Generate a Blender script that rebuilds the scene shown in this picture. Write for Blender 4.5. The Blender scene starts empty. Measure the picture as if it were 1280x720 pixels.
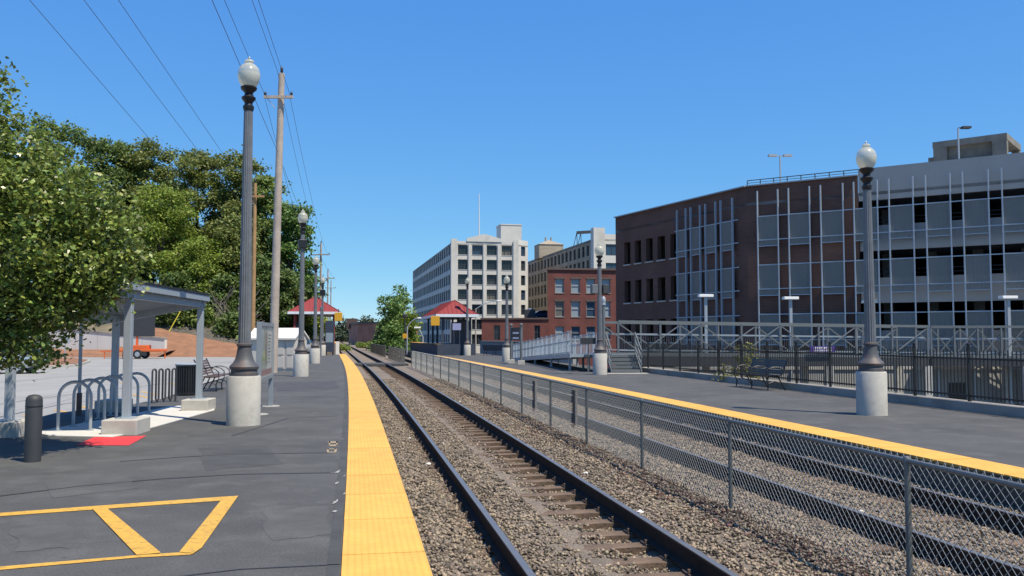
import bpy, math, random
import numpy as np
from mathutils import Vector, Matrix, noise
rng = np.random.default_rng(7); random.seed(7)
SC = bpy.context.scene
# ------------------------------------------------------------------ camera
F = 1100.0; TH = math.atan(60.5 / F); CAMH = 1.6
cam = bpy.data.cameras.new('camera'); camo = bpy.data.objects.new('camera', cam)
SC.collection.objects.link(camo); SC.camera = camo
camo.location = (0, 0, CAMH); camo.rotation_euler = (math.pi / 2 + TH, 0, 0)
cam.sensor_width = 36; cam.lens = 36 * F / 1280; cam.clip_end = 6000; cam.clip_start = .05
# ------------------------------------------------------------------ light
ELEV = math.radians(62); AZ = (0.777, -0.629)
w = bpy.data.worlds.new('World'); SC.world = w; w.use_nodes = True
nt = w.node_tree; bg = nt.nodes['Background']
sky = nt.nodes.new('ShaderNodeTexSky'); sky.sky_type = 'NISHITA'; sky.sun_disc = False
sky.sun_elevation = ELEV; sky.sun_rotation = math.atan2(AZ[0], AZ[1])
sky.air_density = 1.0; sky.dust_density = 0.0; sky.ozone_density = 10.0; sky.altitude = 3000
# the camera's colour response: each channel of the clear sky is compressed a little differently
sp_ = nt.nodes.new('ShaderNodeSeparateColor'); cb_ = nt.nodes.new('ShaderNodeCombineColor'); nt.links.new(sky.outputs[0], sp_.inputs[0])
for i_, (g_, k_) in enumerate(((.84, 7.0), (.6, 7.35), (.2, 7.05))):
    a_ = nt.nodes.new('ShaderNodeMath'); a_.operation = 'MULTIPLY'; a_.inputs[1].default_value = .1
    b_ = nt.nodes.new('ShaderNodeMath'); b_.operation = 'POWER'; b_.inputs[1].default_value = g_
    c_ = nt.nodes.new('ShaderNodeMath'); c_.operation = 'MULTIPLY'; c_.inputs[1].default_value = k_
    nt.links.new(sp_.outputs[i_], a_.inputs[0]); nt.links.new(a_.outputs[0], b_.inputs[0]); nt.links.new(b_.outputs[0], c_.inputs[0]); nt.links.new(c_.outputs[0], cb_.inputs[i_])
nt.links.new(cb_.outputs[0], bg.inputs[0]); bg.inputs[1].default_value = 0.1
sl = bpy.data.lights.new('sun', 'SUN'); so = bpy.data.objects.new('sun', sl); SC.collection.objects.link(so)
sl.energy = 4.8; sl.angle = math.radians(.53); sl.color = (1, .9, .73)
so.rotation_euler = Vector((AZ[0] * math.cos(ELEV), AZ[1] * math.cos(ELEV), math.sin(ELEV))).to_track_quat('Z', 'Y').to_euler()
so.location = (60, -40, 90)
SC.view_settings.view_transform = 'Standard'; SC.view_settings.look = 'None'
SC.view_settings.exposure = 0.5; SC.view_settings.gamma = 1

# ------------------------------------------------------------------ helpers
def P(u, v, z=0.0):                       # pixel -> point on the level z
    a = (u - 640) / F; b = (360 - v) / F
    d = (a, math.cos(TH) - b * math.sin(TH), math.sin(TH) + b * math.cos(TH)); t = (z - CAMH) / d[2]
    return Vector((d[0] * t, d[1] * t, z))
def PD(u, v, D):                          # pixel -> point at forward distance D
    a = (u - 640) / F; b = (360 - v) / F
    d = (a, math.cos(TH) - b * math.sin(TH), math.sin(TH) + b * math.cos(TH)); t = D / d[1]
    return Vector((d[0] * t, D, CAMH + d[2] * t))
def xc(Y):                                # centre line of the nearer track
    if Y < 60: return .87 - .178 * (Y - 7) - .000285 * (Y - 7) ** 2
    return -9.365 - .2065 * (Y - 60)
def slope(Y): return -.178 - .00057 * (Y - 7) if Y < 60 else -.2065
def T(Y, off, z=0.0):
    m = slope(Y); n = math.hypot(1, m)
    return Vector((xc(Y) + off / n, Y - off * m / n, z))
def ang(Y): return math.atan2(1, slope(Y)) - math.pi / 2     # rotation that turns +Y along the track

def tag(o, label=None, cat=None, group=None, kind=None):
    if label: o['label'] = label
    if cat: o['category'] = cat
    if group: o['group'] = group
    if kind: o['kind'] = kind
    return o
def link(o, parent=None):
    SC.collection.objects.link(o)
    if parent is not None: o.parent = parent
    return o
def thing(name, label, cat, loc=(0, 0, 0), rz=0, group=None):
    o = bpy.data.objects.new(name, None); link(o); o.empty_display_size = .2
    o.location = loc; o.rotation_euler = (0, 0, rz)
    return tag(o, label, cat, group)
def obj(name, me, parent=None, loc=None, rz=None):
    o = bpy.data.objects.new(name, me); link(o, parent)
    if loc is not None: o.location = loc
    if rz is not None: o.rotation_euler = (0, 0, rz)
    return o
def dup(o, parent=None):
    c = o.copy(); link(c); c.parent = parent
    for ch in list(o.children): dup(ch, c)
    return c

class MB:
    def __init__(s): s.v = []; s.f = []; s.m = []; s.pc = []
    def add(s, vs, fs, mi=0):
        k = len(s.v); s.pc.append((k, len(s.f), len(vs), len(fs))); s.v += [tuple(p) for p in vs]; s.f += [tuple(i + k for i in q) for q in fs]; s.m += [mi] * len(fs); return s
    def box(s, x0, x1, y0, y1, z0, z1, mi=0):
        return s.add([(x0, y0, z0), (x1, y0, z0), (x1, y1, z0), (x0, y1, z0), (x0, y0, z1), (x1, y0, z1), (x1, y1, z1), (x0, y1, z1)],
              [(3, 2, 1, 0), (4, 5, 6, 7), (0, 1, 5, 4), (1, 2, 6, 5), (2, 3, 7, 6), (3, 0, 4, 7)], mi)
    def bar(s, a, b, w, h, up=(0, 0, 1), mi=0):
        a = Vector(a); b = Vector(b); d = (b - a).normalized(); u = Vector(up)
        if abs(d.dot(u)) > .98: u = Vector((0, 1, 0))
        r = d.cross(u).normalized(); u = r.cross(d).normalized(); r = r * (w / 2); u = u * (h / 2)
        return s.add([a - r - u, a + r - u, a + r + u, a - r + u, b - r - u, b + r - u, b + r + u, b - r + u],
              [(0, 1, 2, 3), (7, 6, 5, 4), (0, 4, 5, 1), (1, 5, 6, 2), (2, 6, 7, 3), (3, 7, 4, 0)], mi)
    def tube(s, pts, r, n=8, cap=True, mi=0):
        pts = [Vector(p) for p in pts]; rs = r if isinstance(r, (list, tuple)) else [r] * len(pts); vs = []; N = len(pts); ref = None
        for i, p in enumerate(pts):
            d = (pts[min(i + 1, N - 1)] - pts[max(i - 1, 0)]).normalized()
            if ref is None: ref = Vector((1, 0, 0)) if abs(d.x) < .9 else Vector((0, 1, 0))
            a = (ref - d * ref.dot(d)).normalized(); b = d.cross(a); ref = a
            for k in range(n):
                t = 2 * math.pi * k / n; vs.append(p + (a * math.cos(t) + b * math.sin(t)) * rs[i])
        fs = []
        for i in range(N - 1):
            for k in range(n): fs.append((i * n + k, i * n + (k + 1) % n, (i + 1) * n + (k + 1) % n, (i + 1) * n + k))
        if cap: fs += [tuple(reversed(range(n))), tuple(range((N - 1) * n, N * n))]
        return s.add(vs, fs, mi)
    def lathe(s, prof, n=24, c=(0, 0, 0), flute=0, mi=0):
        vs = []; fs = []; N = len(prof)
        for (r, z) in prof:
            for k in range(n):
                t = 2 * math.pi * k / n; rr = r * (1 - (flute if k % 2 else 0)); vs.append((c[0] + rr * math.cos(t), c[1] + rr * math.sin(t), c[2] + z))
        for i in range(N - 1):
            for k in range(n): fs.append((i * n + k, i * n + (k + 1) % n, (i + 1) * n + (k + 1) % n, (i + 1) * n + k))
        fs += [tuple(reversed(range(n))), tuple(range((N - 1) * n, N * n))]
        return s.add(vs, fs, mi)
    def prism(s, poly, z0, z1, mi=0):
        n = len(poly); vs = [(x, y, z0) for x, y in poly] + [(x, y, z1) for x, y in poly]
        return s.add(vs, [tuple(reversed(range(n))), tuple(range(n, 2 * n))] + [(i, (i + 1) % n, n + (i + 1) % n, n + i) for i in range(n)], mi)
    def me(s, name, mats, smooth=False):
        m = bpy.data.meshes.new(name); m.from_pydata(s.v, [], s.f)
        for q in (mats if isinstance(mats, (list, tuple)) else [mats]): m.materials.append(q)
        if any(s.m): m.polygons.foreach_set('material_index', s.m)
        if smooth:
            m.polygons.foreach_set('use_smooth', [True] * len(s.f)); m.update()
            try: m.set_sharp_from_angle(angle=math.radians(38))
            except Exception: pass
        m.update(); return m
    def build(s, name, mats, parent=None, smooth=False, loc=None, rz=None): return obj(name, s.me(name, mats, smooth), parent, loc, rz)

def each(mb, name, mats, parent=None, smooth=False):          # one object for each piece added
    out = []
    for (k, f, nv, nf) in mb.pc:
        q = MB(); q.v = mb.v[k:k + nv]; q.f = [tuple(i - k for i in t_) for t_ in mb.f[f:f + nf]]; q.m = mb.m[f:f + nf]; out.append(q.build(name, mats, parent, smooth))
    return out
def bevel(o, wd=.01, seg=2):
    if isinstance(o, list): return [bevel(x, wd, seg) for x in o]
    b = o.modifiers.new('bevel', 'BEVEL'); b.width = wd; b.segments = seg; b.limit_method = 'ANGLE'; return o
def np_mesh(name, V, nper, mats):         # V (N,nper,3): one face each
    N = len(V); m = bpy.data.meshes.new(name); m.vertices.add(N * nper); m.vertices.foreach_set('co', V.reshape(-1).astype(np.float32))
    m.loops.add(N * nper); m.loops.foreach_set('vertex_index', np.arange(N * nper, dtype=np.int32))
    m.polygons.add(N); m.polygons.foreach_set('loop_start', np.arange(0, N * nper, nper, dtype=np.int32))
    m.polygons.foreach_set('loop_total', np.full(N, nper, dtype=np.int32))
    m.materials.append(mats); m.update(); m.validate(); return m
def sweep(mb, prof, Ys, closed=False, mi=0, mis=None):
    k = len(mb.v); n = len(prof)
    for Y in Ys:
        for (o, z) in prof: mb.v.append(tuple(T(Y, o, z)))
    for i in range(len(Ys) - 1):
        for j in range(n if closed else n - 1):
            a = k + i * n + j; b = k + i * n + (j + 1) % n
            mb.f.append((a, b, b + n, a + n)); mb.m.append(mis[j] if mis else mi)
    return mb
def arange(a, b, st): return [a + i * st for i in range(int(math.floor((b - a) / st + 1e-6)) + 1)]

# ------------------------------------------------------------------ materials
MT = {}
def mat(name, col, rough=.7, metal=0, var=.0, vs=3.0, bump=0, bs=40, spec=.5, col2=None, island=0, detail=6, stain=None, coords='Object', trans=0, hue=.055):
    if name in MT: return MT[name]
    m = bpy.data.materials.new(name); m.use_nodes = True; N = m.node_tree.nodes; L = m.node_tree.links; b = N['Principled BSDF']
    b.inputs['Roughness'].default_value = rough; b.inputs['Metallic'].default_value = metal; b.inputs['Specular IOR Level'].default_value = spec
    c = (*col, 1); b.inputs['Base Color'].default_value = c; MT[name] = m; src = None
    tc = N.new('ShaderNodeTexCoord')
    if var or col2:
        n1 = N.new('ShaderNodeTexNoise'); n1.inputs['Scale'].default_value = vs; n1.inputs['Detail'].default_value = detail; n1.inputs['Roughness'].default_value = .65
        L.new(tc.outputs[coords], n1.inputs['Vector'])
        rp = N.new('ShaderNodeValToRGB'); rp.color_ramp.elements[0].position = .3; rp.color_ramp.elements[1].position = .7
        if col2: rp.color_ramp.elements[0].color = c; rp.color_ramp.elements[1].color = (*col2, 1)
        else:
            rp.color_ramp.elements[0].color = tuple(x * (1 - var) for x in col) + (1,); rp.color_ramp.elements[1].color = tuple(min(1, x * (1 + var)) for x in col) + (1,)
        L.new(n1.outputs['Fac'], rp.inputs['Fac']); src = rp.outputs['Color']
    if stain:                              # stain = (colour, scale, amount)
        n2 = N.new('ShaderNodeTexNoise'); n2.inputs['Scale'].default_value = stain[1]; n2.inputs['Detail'].default_value = 8; n2.inputs['Roughness'].default_value = .7
        L.new(tc.outputs[coords], n2.inputs['Vector'])
        r2 = N.new('ShaderNodeValToRGB'); r2.color_ramp.elements[0].position = .5; r2.color_ramp.elements[1].position = .68
        r2.color_ramp.elements[1].color = (stain[2],) * 3 + (1,); r2.color_ramp.elements[0].color = (0, 0, 0, 1)
        L.new(n2.outputs['Fac'], r2.inputs['Fac'])
        mx = N.new('ShaderNodeMix'); mx.data_type = 'RGBA'; L.new(r2.outputs['Color'], mx.inputs['Factor'])
        if src: L.new(src, mx.inputs[6])
        else: mx.inputs[6].default_value = c
        mx.inputs[7].default_value = (*stain[0], 1); src = mx.outputs[2]
    if island:
        g = N.new('ShaderNodeNewGeometry'); hs = N.new('ShaderNodeHueSaturation')
        mr = N.new('ShaderNodeMapRange'); mr.inputs[3].default_value = 1 - island; mr.inputs[4].default_value = 1 + island
        L.new(g.outputs['Random Per Island'], mr.inputs[0]); L.new(mr.outputs[0], hs.inputs['Value'])
        ad = N.new('ShaderNodeMath'); ad.operation = 'MULTIPLY'; ad.inputs[1].default_value = 7.31
        fr = N.new('ShaderNodeMath'); fr.operation = 'FRACT'; L.new(g.outputs['Random Per Island'], ad.inputs[0]); L.new(ad.outputs[0], fr.inputs[0])
        m2 = N.new('ShaderNodeMapRange'); m2.inputs[3].default_value = .5 - hue * island; m2.inputs[4].default_value = .5 + hue * .9 * island
        L.new(fr.outputs[0], m2.inputs[0]); L.new(m2.outputs[0], hs.inputs['Hue'])
        if src: L.new(src, hs.inputs['Color'])
        else: hs.inputs['Color'].default_value = c
        src = hs.outputs['Color']
    if src: L.new(src, b.inputs['Base Color'])
    if bump:
        n3 = N.new('ShaderNodeTexNoise'); n3.inputs['Scale'].default_value = bs; n3.inputs['Detail'].default_value = 5
        L.new(tc.outputs[coords], n3.inputs['Vector']); bp = N.new('ShaderNodeBump'); bp.inputs['Strength'].default_value = bump; bp.inputs['Distance'].default_value = .02
        L.new(n3.outputs['Fac'], bp.inputs['Height']); L.new(bp.outputs['Normal'], b.inputs['Normal'])
    if trans:
        tr = N.new('ShaderNodeBsdfTranslucent'); ms = N.new('ShaderNodeMixShader'); ms.inputs[0].default_value = trans
        if src: L.new(src, tr.inputs['Color'])
        else: tr.inputs['Color'].default_value = c
        L.new(b.outputs[0], ms.inputs[1]); L.new(tr.outputs[0], ms.inputs[2]); L.new(ms.outputs[0], N['Material Output'].inputs[0])
    return m
def brickmat(name, c1, c2, mortar, bw=.22, bh=.075, rough=.85):
    m = mat(name, c1, rough); N = m.node_tree.nodes; L = m.node_tree.links; b = N['Principled BSDF']
    at = N.new('ShaderNodeAttribute'); at.attribute_name = 'wall_uv'
    bt = N.new('ShaderNodeTexBrick'); bt.inputs['Color1'].default_value = (*c1, 1); bt.inputs['Color2'].default_value = (*c2, 1); bt.inputs['Mortar'].default_value = (*mortar, 1)
    bt.inputs['Scale'].default_value = 1; bt.inputs['Brick Width'].default_value = bw; bt.inputs['Row Height'].default_value = bh; bt.inputs['Mortar Size'].default_value = .008
    L.new(at.outputs['Vector'], bt.inputs['Vector'])
    n = N.new('ShaderNodeTexNoise'); n.inputs['Scale'].default_value = .35; n.inputs['Detail'].default_value = 8; L.new(at.outputs['Vector'], n.inputs['Vector'])
    mr = N.new('ShaderNodeMapRange'); mr.inputs[1].default_value = .3; mr.inputs[2].default_value = .7; mr.inputs[3].default_value = .72; mr.inputs[4].default_value = 1.25; L.new(n.outputs['Fac'], mr.inputs[0])
    hs = N.new('ShaderNodeHueSaturation'); L.new(bt.outputs['Color'], hs.inputs['Color']); L.new(mr.outputs[0], hs.inputs['Value']); L.new(hs.outputs[0], b.inputs['Base Color'])
    bp = N.new('ShaderNodeBump'); bp.inputs['Strength'].default_value = .4; bp.inputs['Distance'].default_value = .01; L.new(bt.outputs['Fac'], bp.inputs['Height']); bp.invert = True; L.new(bp.outputs[0], b.inputs['Normal'])
    return m
def glassmat(name, tint, alpha, rough=.15):
    m = bpy.data.materials.new(name); m.use_nodes = True; N = m.node_tree.nodes; L = m.node_tree.links; b = N['Principled BSDF']; MT[name] = m
    b.inputs['Base Color'].default_value = (*tint, 1); b.inputs['Roughness'].default_value = rough
    t = N.new('ShaderNodeBsdfTransparent'); mx = N.new('ShaderNodeMixShader'); mx.inputs[0].default_value = alpha
    L.new(t.outputs[0], mx.inputs[1]); L.new(b.outputs[0], mx.inputs[2]); L.new(mx.outputs[0], N['Material Output'].inputs[0]); return m

M = dict(
    asphalt=mat('platform_asphalt', (.066, .066, .064), .85, var=.25, vs=.55, bump=.35, bs=160, stain=((.112, .111, .106), 1.6, .6)),
    lot=mat('lot_asphalt', (.27, .268, .255), .85, var=.09, vs=.3, bump=.2, bs=120, stain=((.21, .208, .2), .5, .5)),
    seam=mat('tar', (.028, .028, .03), .6),
    patch=mat('asphalt_patch', (.056, .056, .056), .85, var=.25, vs=2, bump=.3, bs=140),
    patch2=mat('pale_patch', (.078, .078, .075), .85, var=.25, vs=1.6, bump=.3, bs=140, stain=((.055, .055, .054), 2.5, .7)),
    street=mat('street_asphalt', (.09, .09, .095), .85, var=.15, vs=.5),
    ypaint=mat('yellow_paint', (.58, .33, .05), .65, var=.08, vs=5, stain=((.17, .13, .06), 16, .75)),
    rpaint=mat('red_paint', (.6, .035, .04), .6, var=.12, vs=6, stain=((.3, .06, .06), 14, .6)),
    wpaint=mat('old_white_paint', (.3, .29, .27), .8, var=.2, vs=12),
    side=mat('platform_side', (.075, .068, .056), .9, var=.3, vs=2, bump=.3, bs=30),
    shelt=mat('shelter_steel', (.34, .39, .44), .45, .25, var=.06, vs=8),
    chaind=mat('dull_chain', (.13, .13, .125), .6, .3),
    towerc=mat('tower_concrete', (.19, .175, .15), .9, var=.3, vs=.5, stain=((.09, .085, .075), .6, .6)),
    finm=mat('fin_metal', (.36, .41, .46), .5, .15, var=.05, vs=3),
    rwall=mat('retaining_concrete', (.6, .58, .54), .9, var=.06, vs=.6),
    conc=mat('concrete', (.42, .405, .37), .9, var=.14, vs=2.5, bump=.25, bs=50, stain=((.24, .22, .18), 3, .5)),
    concd=mat('old_concrete', (.27, .25, .22), .9, var=.25, vs=.6, bump=.2, bs=20, stain=((.12, .11, .1), .5, .6)),
    pad=mat('pad_concrete', (.5, .49, .46), .9, var=.08, vs=3, bump=.1, bs=80),
    steel=mat('galvanised', (.33, .37, .41), .5, .25, var=.12, vs=14),
    alu=mat('aluminium', (.26, .3, .34), .45, .3, var=.06, vs=3),
    greypaint=mat('grey_paint', (.14, .15, .165), .42, .1, var=.18, vs=5, stain=((.15, .1, .075), 6, .2)),
    rusty=mat('rusty_paint', (.07, .073, .08), .6, .1, var=.15, vs=5, stain=((.19, .095, .06), 3.2, .8)),
    black=mat('black_metal', (.016, .017, .02), .4, .2, var=.2, vs=9),
    dark=mat('dark_grey', (.035, .037, .042), .6, var=.15, vs=5),
    wood=mat('pole_wood', (.36, .31, .27), .9, var=.2, vs=2, bump=.5, bs=25),
    woodb=mat('brown_pole_wood', (.33, .2, .09), .9, var=.2, vs=2, bump=.5, bs=25),
    tie=mat('tie_wood', (.07, .05, .036), .9, var=.4, vs=3.5, bump=.6, bs=30, col2=(.175, .118, .078)),
    rail=mat('rail_side', (.035, .025, .02), .85, 0, var=.3, vs=4, spec=.15),
    railtop=mat('rail_top', (.2, .2, .2), .42, .55, var=.1, vs=6),
    wire=mat('wire', (.05, .05, .055), .6),
    chain=mat('chain_wire', (.33, .35, .35), .5, .4),
    chainpost=mat('fence_post', (.15, .158, .155), .5, .4, var=.2, vs=20),
    slat=mat('brown_slat', (.1, .066, .055), .6, var=.2, vs=8),
    redroof=mat('red_roof', (.22, .04, .042), .75, 0, spec=.2, var=.08, vs=2),
    eave=mat('eave_white', (.6, .66, .72), .5),
    mint=mat('mint_steel', (.125, .14, .148), .5, .1, var=.06, vs=3),
    navy=mat('navy_wall', (.03, .045, .075), .7, var=.2, vs=2),
    orange=mat('orange_paint', (.62, .13, .03), .5, var=.1, vs=4),
    rubber=mat('rubber', (.02, .02, .02), .8),
    dirt=mat('dirt', (.235, .115, .06), .95, var=.25, vs=.9, bump=1, bs=5, stain=((.14, .075, .045), 1.2, .7)),
    rubble=mat('rubble', (.04, .037, .03), .95, col2=(.13, .115, .092), vs=5, bump=1, bs=9),
    hill=mat('hill_ground', (.085, .075, .045), .95, col2=(.2, .16, .1), vs=.5, bump=.8, bs=6),
    ground=mat('far_ground', (.11, .11, .085), .95, var=.3, vs=.1),
    bal=mat('ballast_bed', (.08, .066, .052), .95, col2=(.27, .22, .17), vs=42, bump=1, bs=45, detail=3, stain=((.08, .066, .055), 1.3, .55)),
    stone=mat('ballast_stone', (.185, .148, .105), .9, hue=.02, island=.95, var=.1, vs=2, stain=((.09, .075, .065), .9, .6)),
    leafdark=mat('dead_leaf', (.12, .065, .045), .9, island=.6),
    white=mat('white_plastic', (.62, .61, .58), .55, var=.04, vs=3),
    shed=mat('shed_resin', (.5, .47, .43), .6, var=.05, vs=4),
    mullb=mat('frame_dark', (.05, .055, .06), .5),
    lens=mat('lamp_white', (.85, .85, .82), .4),
    ybox=mat('amber_sign', (.62, .33, .02), .5),
    purple=mat('purple_sign', (.06, .03, .2), .5),
    textw=mat('sign_text', (.75, .75, .8), .5),
    silver=mat('car_silver', (.45, .5, .56), .28, .5),
    blue=mat('car_blue', (.03, .07, .14), .28, .3),
    carglass=mat('car_glass', (.015, .02, .025), .08),
    plast=mat('dark_plastic', (.03, .03, .032), .6),
    screen=mat('metal_screen', (.27, .265, .245), .55, .2, var=.1, vs=.25),
    concw=mat('garage_concrete', (.3, .305, .3), .85, var=.06, vs=.4),
    whitew=mat('mill_concrete', (.56, .54, .5), .85, var=.1, vs=.25, stain=((.42, .38, .32), .3, .5)),
    tan=mat('tan_concrete', (.31, .265, .2), .9, var=.2, vs=.3, stain=((.16, .13, .1), .25, .6)),
    pane=mat('window_pane', (.02, .027, .033), .12),
    paneblue=mat('window_blue', (.03, .06, .1), .1),
    panepale=mat('window_pale', (.24, .29, .33), .25),
    panegrey=mat('window_grey', (.05, .055, .058), .3, var=.3, vs=1.5),
    paneblind=mat('window_blind', (.12, .115, .1), .5, var=.25, vs=2),
    bark=mat('bark', (.1, .075, .055), .95, var=.3, vs=4, bump=.6, bs=15),
    barkg=mat('dead_bark', (.22, .19, .16), .95, var=.2, vs=4),
)
M['brick'] = brickmat('garage_brick', (.125, .058, .042), (.098, .047, .036), (.13, .09, .072), .4, .1)
M['redbrick'] = brickmat('red_brick', (.155, .036, .027), (.12, .03, .023), (.14, .08, .065), .22, .075)
M['farbrick'] = brickmat('far_brick', (.42, .19, .13), (.37, .165, .11), (.3, .2, .16), .3, .1)
glassmat('board_glass', (.5, .55, .55), .25, .1)
# acorn lamp globe: clear ribbed glass above, milky below
gm = bpy.data.materials.new('lamp_globe'); gm.use_nodes = True; MT['lamp_globe'] = gm
_N = gm.node_tree.nodes; _L = gm.node_tree.links; _b = _N['Principled BSDF']
_b.inputs['Base Color'].default_value = (.62, .62, .52, 1); _b.inputs['Roughness'].default_value = .25
_t = _N.new('ShaderNodeBsdfTransparent'); _tl = _N.new('ShaderNodeBsdfTranslucent'); _tl.inputs[0].default_value = (.7, .68, .58, 1)
_m1 = _N.new('ShaderNodeMixShader'); _m1.inputs[0].default_value = .35; _m2 = _N.new('ShaderNodeMixShader')
_tc = _N.new('ShaderNodeTexCoord'); _sx = _N.new('ShaderNodeSeparateXYZ'); _rp = _N.new('ShaderNodeValToRGB')
_rp.color_ramp.elements[0].position = .46; _rp.color_ramp.elements[0].color = (.88,) * 3 + (1,); _rp.color_ramp.elements[1].position = .52; _rp.color_ramp.elements[1].color = (.45,) * 3 + (1,)
_e = _rp.color_ramp.elements.new(.8); _e.color = (.7,) * 3 + (1,)
_L.new(_tc.outputs['Generated'], _sx.inputs[0]); _L.new(_sx.outputs[2], _rp.inputs[0]); _L.new(_b.outputs[0], _m1.inputs[1]); _L.new(_tl.outputs[0], _m1.inputs[2])
_L.new(_rp.outputs[0], _m2.inputs[0]); _L.new(_t.outputs[0], _m2.inputs[1]); _L.new(_m1.outputs[0], _m2.inputs[2]); _L.new(_m2.outputs[0], _N['Material Output'].inputs[0])
# tactile tile: yellow with rows of small domes
tm = mat('tactile_yellow', (.73, .395, .068), .6, var=.05, vs=1.2, stain=((.5, .3, .08), 2.5, .3))
_N = tm.node_tree.nodes; _L = tm.node_tree.links; _tc = _N.new('ShaderNodeTexCoord'); _mp = _N.new('ShaderNodeMapping'); _mp.inputs['Scale'].default_value = (1 / .05,) * 3
_vo = _N.new('ShaderNodeTexVoronoi'); _vo.voronoi_dimensions = '2D'; _vo.inputs['Randomness'].default_value = 0; _vo.inputs['Scale'].default_value = 1
_L.new(_tc.outputs['Object'], _mp.inputs[0]); _L.new(_mp.outputs[0], _vo.inputs['Vector'])
_mr = _N.new('ShaderNodeMapRange'); _mr.inputs[1].default_value = .18; _mr.inputs[2].default_value = .32; _mr.inputs[3].default_value = 1; _mr.inputs[4].default_value = 0
_L.new(_vo.outputs['Distance'], _mr.inputs[0]); _bp = _N.new('ShaderNodeBump'); _bp.inputs['Strength'].default_value = .8; _bp.inputs['Distance'].default_value = .006
_L.new(_mr.outputs[0], _bp.inputs['Height']); _L.new(_bp.outputs[0], _N['Principled BSDF'].inputs['Normal'])
_oi = _N.new('ShaderNodeObjectInfo'); _ge = _N.new('ShaderNodeNewGeometry'); _n = _N.new('ShaderNodeTexNoise'); _n.inputs['Scale'].default_value = 3.0; _n.inputs['Detail'].default_value = 12; _n.inputs['Roughness'].default_value = .75
_L.new(_ge.outputs['Position'], _n.inputs['Vector']); _r2 = _N.new('ShaderNodeMapRange'); _r2.inputs[1].default_value = .35; _r2.inputs[2].default_value = .72; _r2.inputs[3].default_value = 1.04; _r2.inputs[4].default_value = .8; _L.new(_n.outputs['Fac'], _r2.inputs[0])
_r3 = _N.new('ShaderNodeMapRange'); _r3.inputs[3].default_value = .94; _r3.inputs[4].default_value = 1.04; _L.new(_oi.outputs['Random'], _r3.inputs[0])
_n2 = _N.new('ShaderNodeTexNoise'); _n2.inputs['Scale'].default_value = 26; _n2.inputs['Detail'].default_value = 4; _L.new(_ge.outputs['Position'], _n2.inputs['Vector']); _r4 = _N.new('ShaderNodeMapRange'); _r4.inputs[1].default_value = .7; _r4.inputs[2].default_value = .76; _r4.inputs[3].default_value = 1; _r4.inputs[4].default_value = .55; _L.new(_n2.outputs['Fac'], _r4.inputs[0])
_m1 = _N.new('ShaderNodeMath'); _m1.operation = 'MULTIPLY'; _L.new(_r2.outputs[0], _m1.inputs[0]); _L.new(_r3.outputs[0], _m1.inputs[1]); _m2 = _N.new('ShaderNodeMath'); _m2.operation = 'MULTIPLY'; _L.new(_m1.outputs[0], _m2.inputs[0]); _L.new(_r4.outputs[0], _m2.inputs[1])
_hs = _N.new('ShaderNodeHueSaturation'); _L.new(_m2.outputs[0], _hs.inputs['Value']); _pb = _N['Principled BSDF']; _sk = _pb.inputs['Base Color'].links[0].from_socket; _L.new(_sk, _hs.inputs['Color']); _L.new(_hs.outputs[0], _pb.inputs['Base Color'])
# fine aggregate speckle in the platform asphalt
_m = M['asphalt']; _N = _m.node_tree.nodes; _L = _m.node_tree.links; _pb = _N['Principled BSDF']; _sk = _pb.inputs['Base Color'].links[0].from_socket
_tc = _N.new('ShaderNodeTexCoord'); _n = _N.new('ShaderNodeTexNoise'); _n.inputs['Scale'].default_value = 55; _n.inputs['Detail'].default_value = 3; _L.new(_tc.outputs['Object'], _n.inputs['Vector'])
_r = _N.new('ShaderNodeMapRange'); _r.inputs[1].default_value = .3; _r.inputs[2].default_value = .7; _r.inputs[3].default_value = .72; _r.inputs[4].default_value = 1.3; _L.new(_n.outputs['Fac'], _r.inputs[0])
_v = _N.new('ShaderNodeTexVoronoi'); _v.inputs['Scale'].default_value = 2.2; _L.new(_tc.outputs['Object'], _v.inputs['Vector']); _r5 = _N.new('ShaderNodeMapRange'); _r5.inputs[1].default_value = .03; _r5.inputs[2].default_value = .07; _r5.inputs[3].default_value = .6; _r5.inputs[4].default_value = 1; _L.new(_v.outputs['Distance'], _r5.inputs[0])
_mm = _N.new('ShaderNodeMath'); _mm.operation = 'MULTIPLY'; _L.new(_r.outputs[0], _mm.inputs[0]); _L.new(_r5.outputs[0], _mm.inputs[1])
_hs = _N.new('ShaderNodeHueSaturation'); _L.new(_mm.outputs[0], _hs.inputs['Value']); _L.new(_sk, _hs.inputs['Color']); _L.new(_hs.outputs[0], _pb.inputs['Base Color'])
# perforated screen: fine vertical bars
_m = M['screen']; _N = _m.node_tree.nodes; _L = _m.node_tree.links; _tc = _N.new('ShaderNodeTexCoord'); _wv = _N.new('ShaderNodeTexWave'); _wv.wave_type = 'BANDS'; _wv.bands_direction = 'X'
_wv.inputs['Scale'].default_value = 1.6; _L.new(_tc.outputs['Object'], _wv.inputs['Vector']); _bp = _N.new('ShaderNodeBump'); _bp.inputs['Strength'].default_value = .7; _bp.inputs['Distance'].default_value = .05
_L.new(_wv.outputs['Fac'], _bp.inputs['Height']); _L.new(_bp.outputs[0], _N['Principled BSDF'].inputs['Normal'])
_t = _N.new('ShaderNodeBsdfTransparent'); _ms = _N.new('ShaderNodeMixShader'); _ms.inputs[0].default_value = .6
_L.new(_t.outputs[0], _ms.inputs[1]); _L.new(_N['Principled BSDF'].outputs[0], _ms.inputs[2]); _L.new(_ms.outputs[0], _N['Material Output'].inputs[0])
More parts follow.
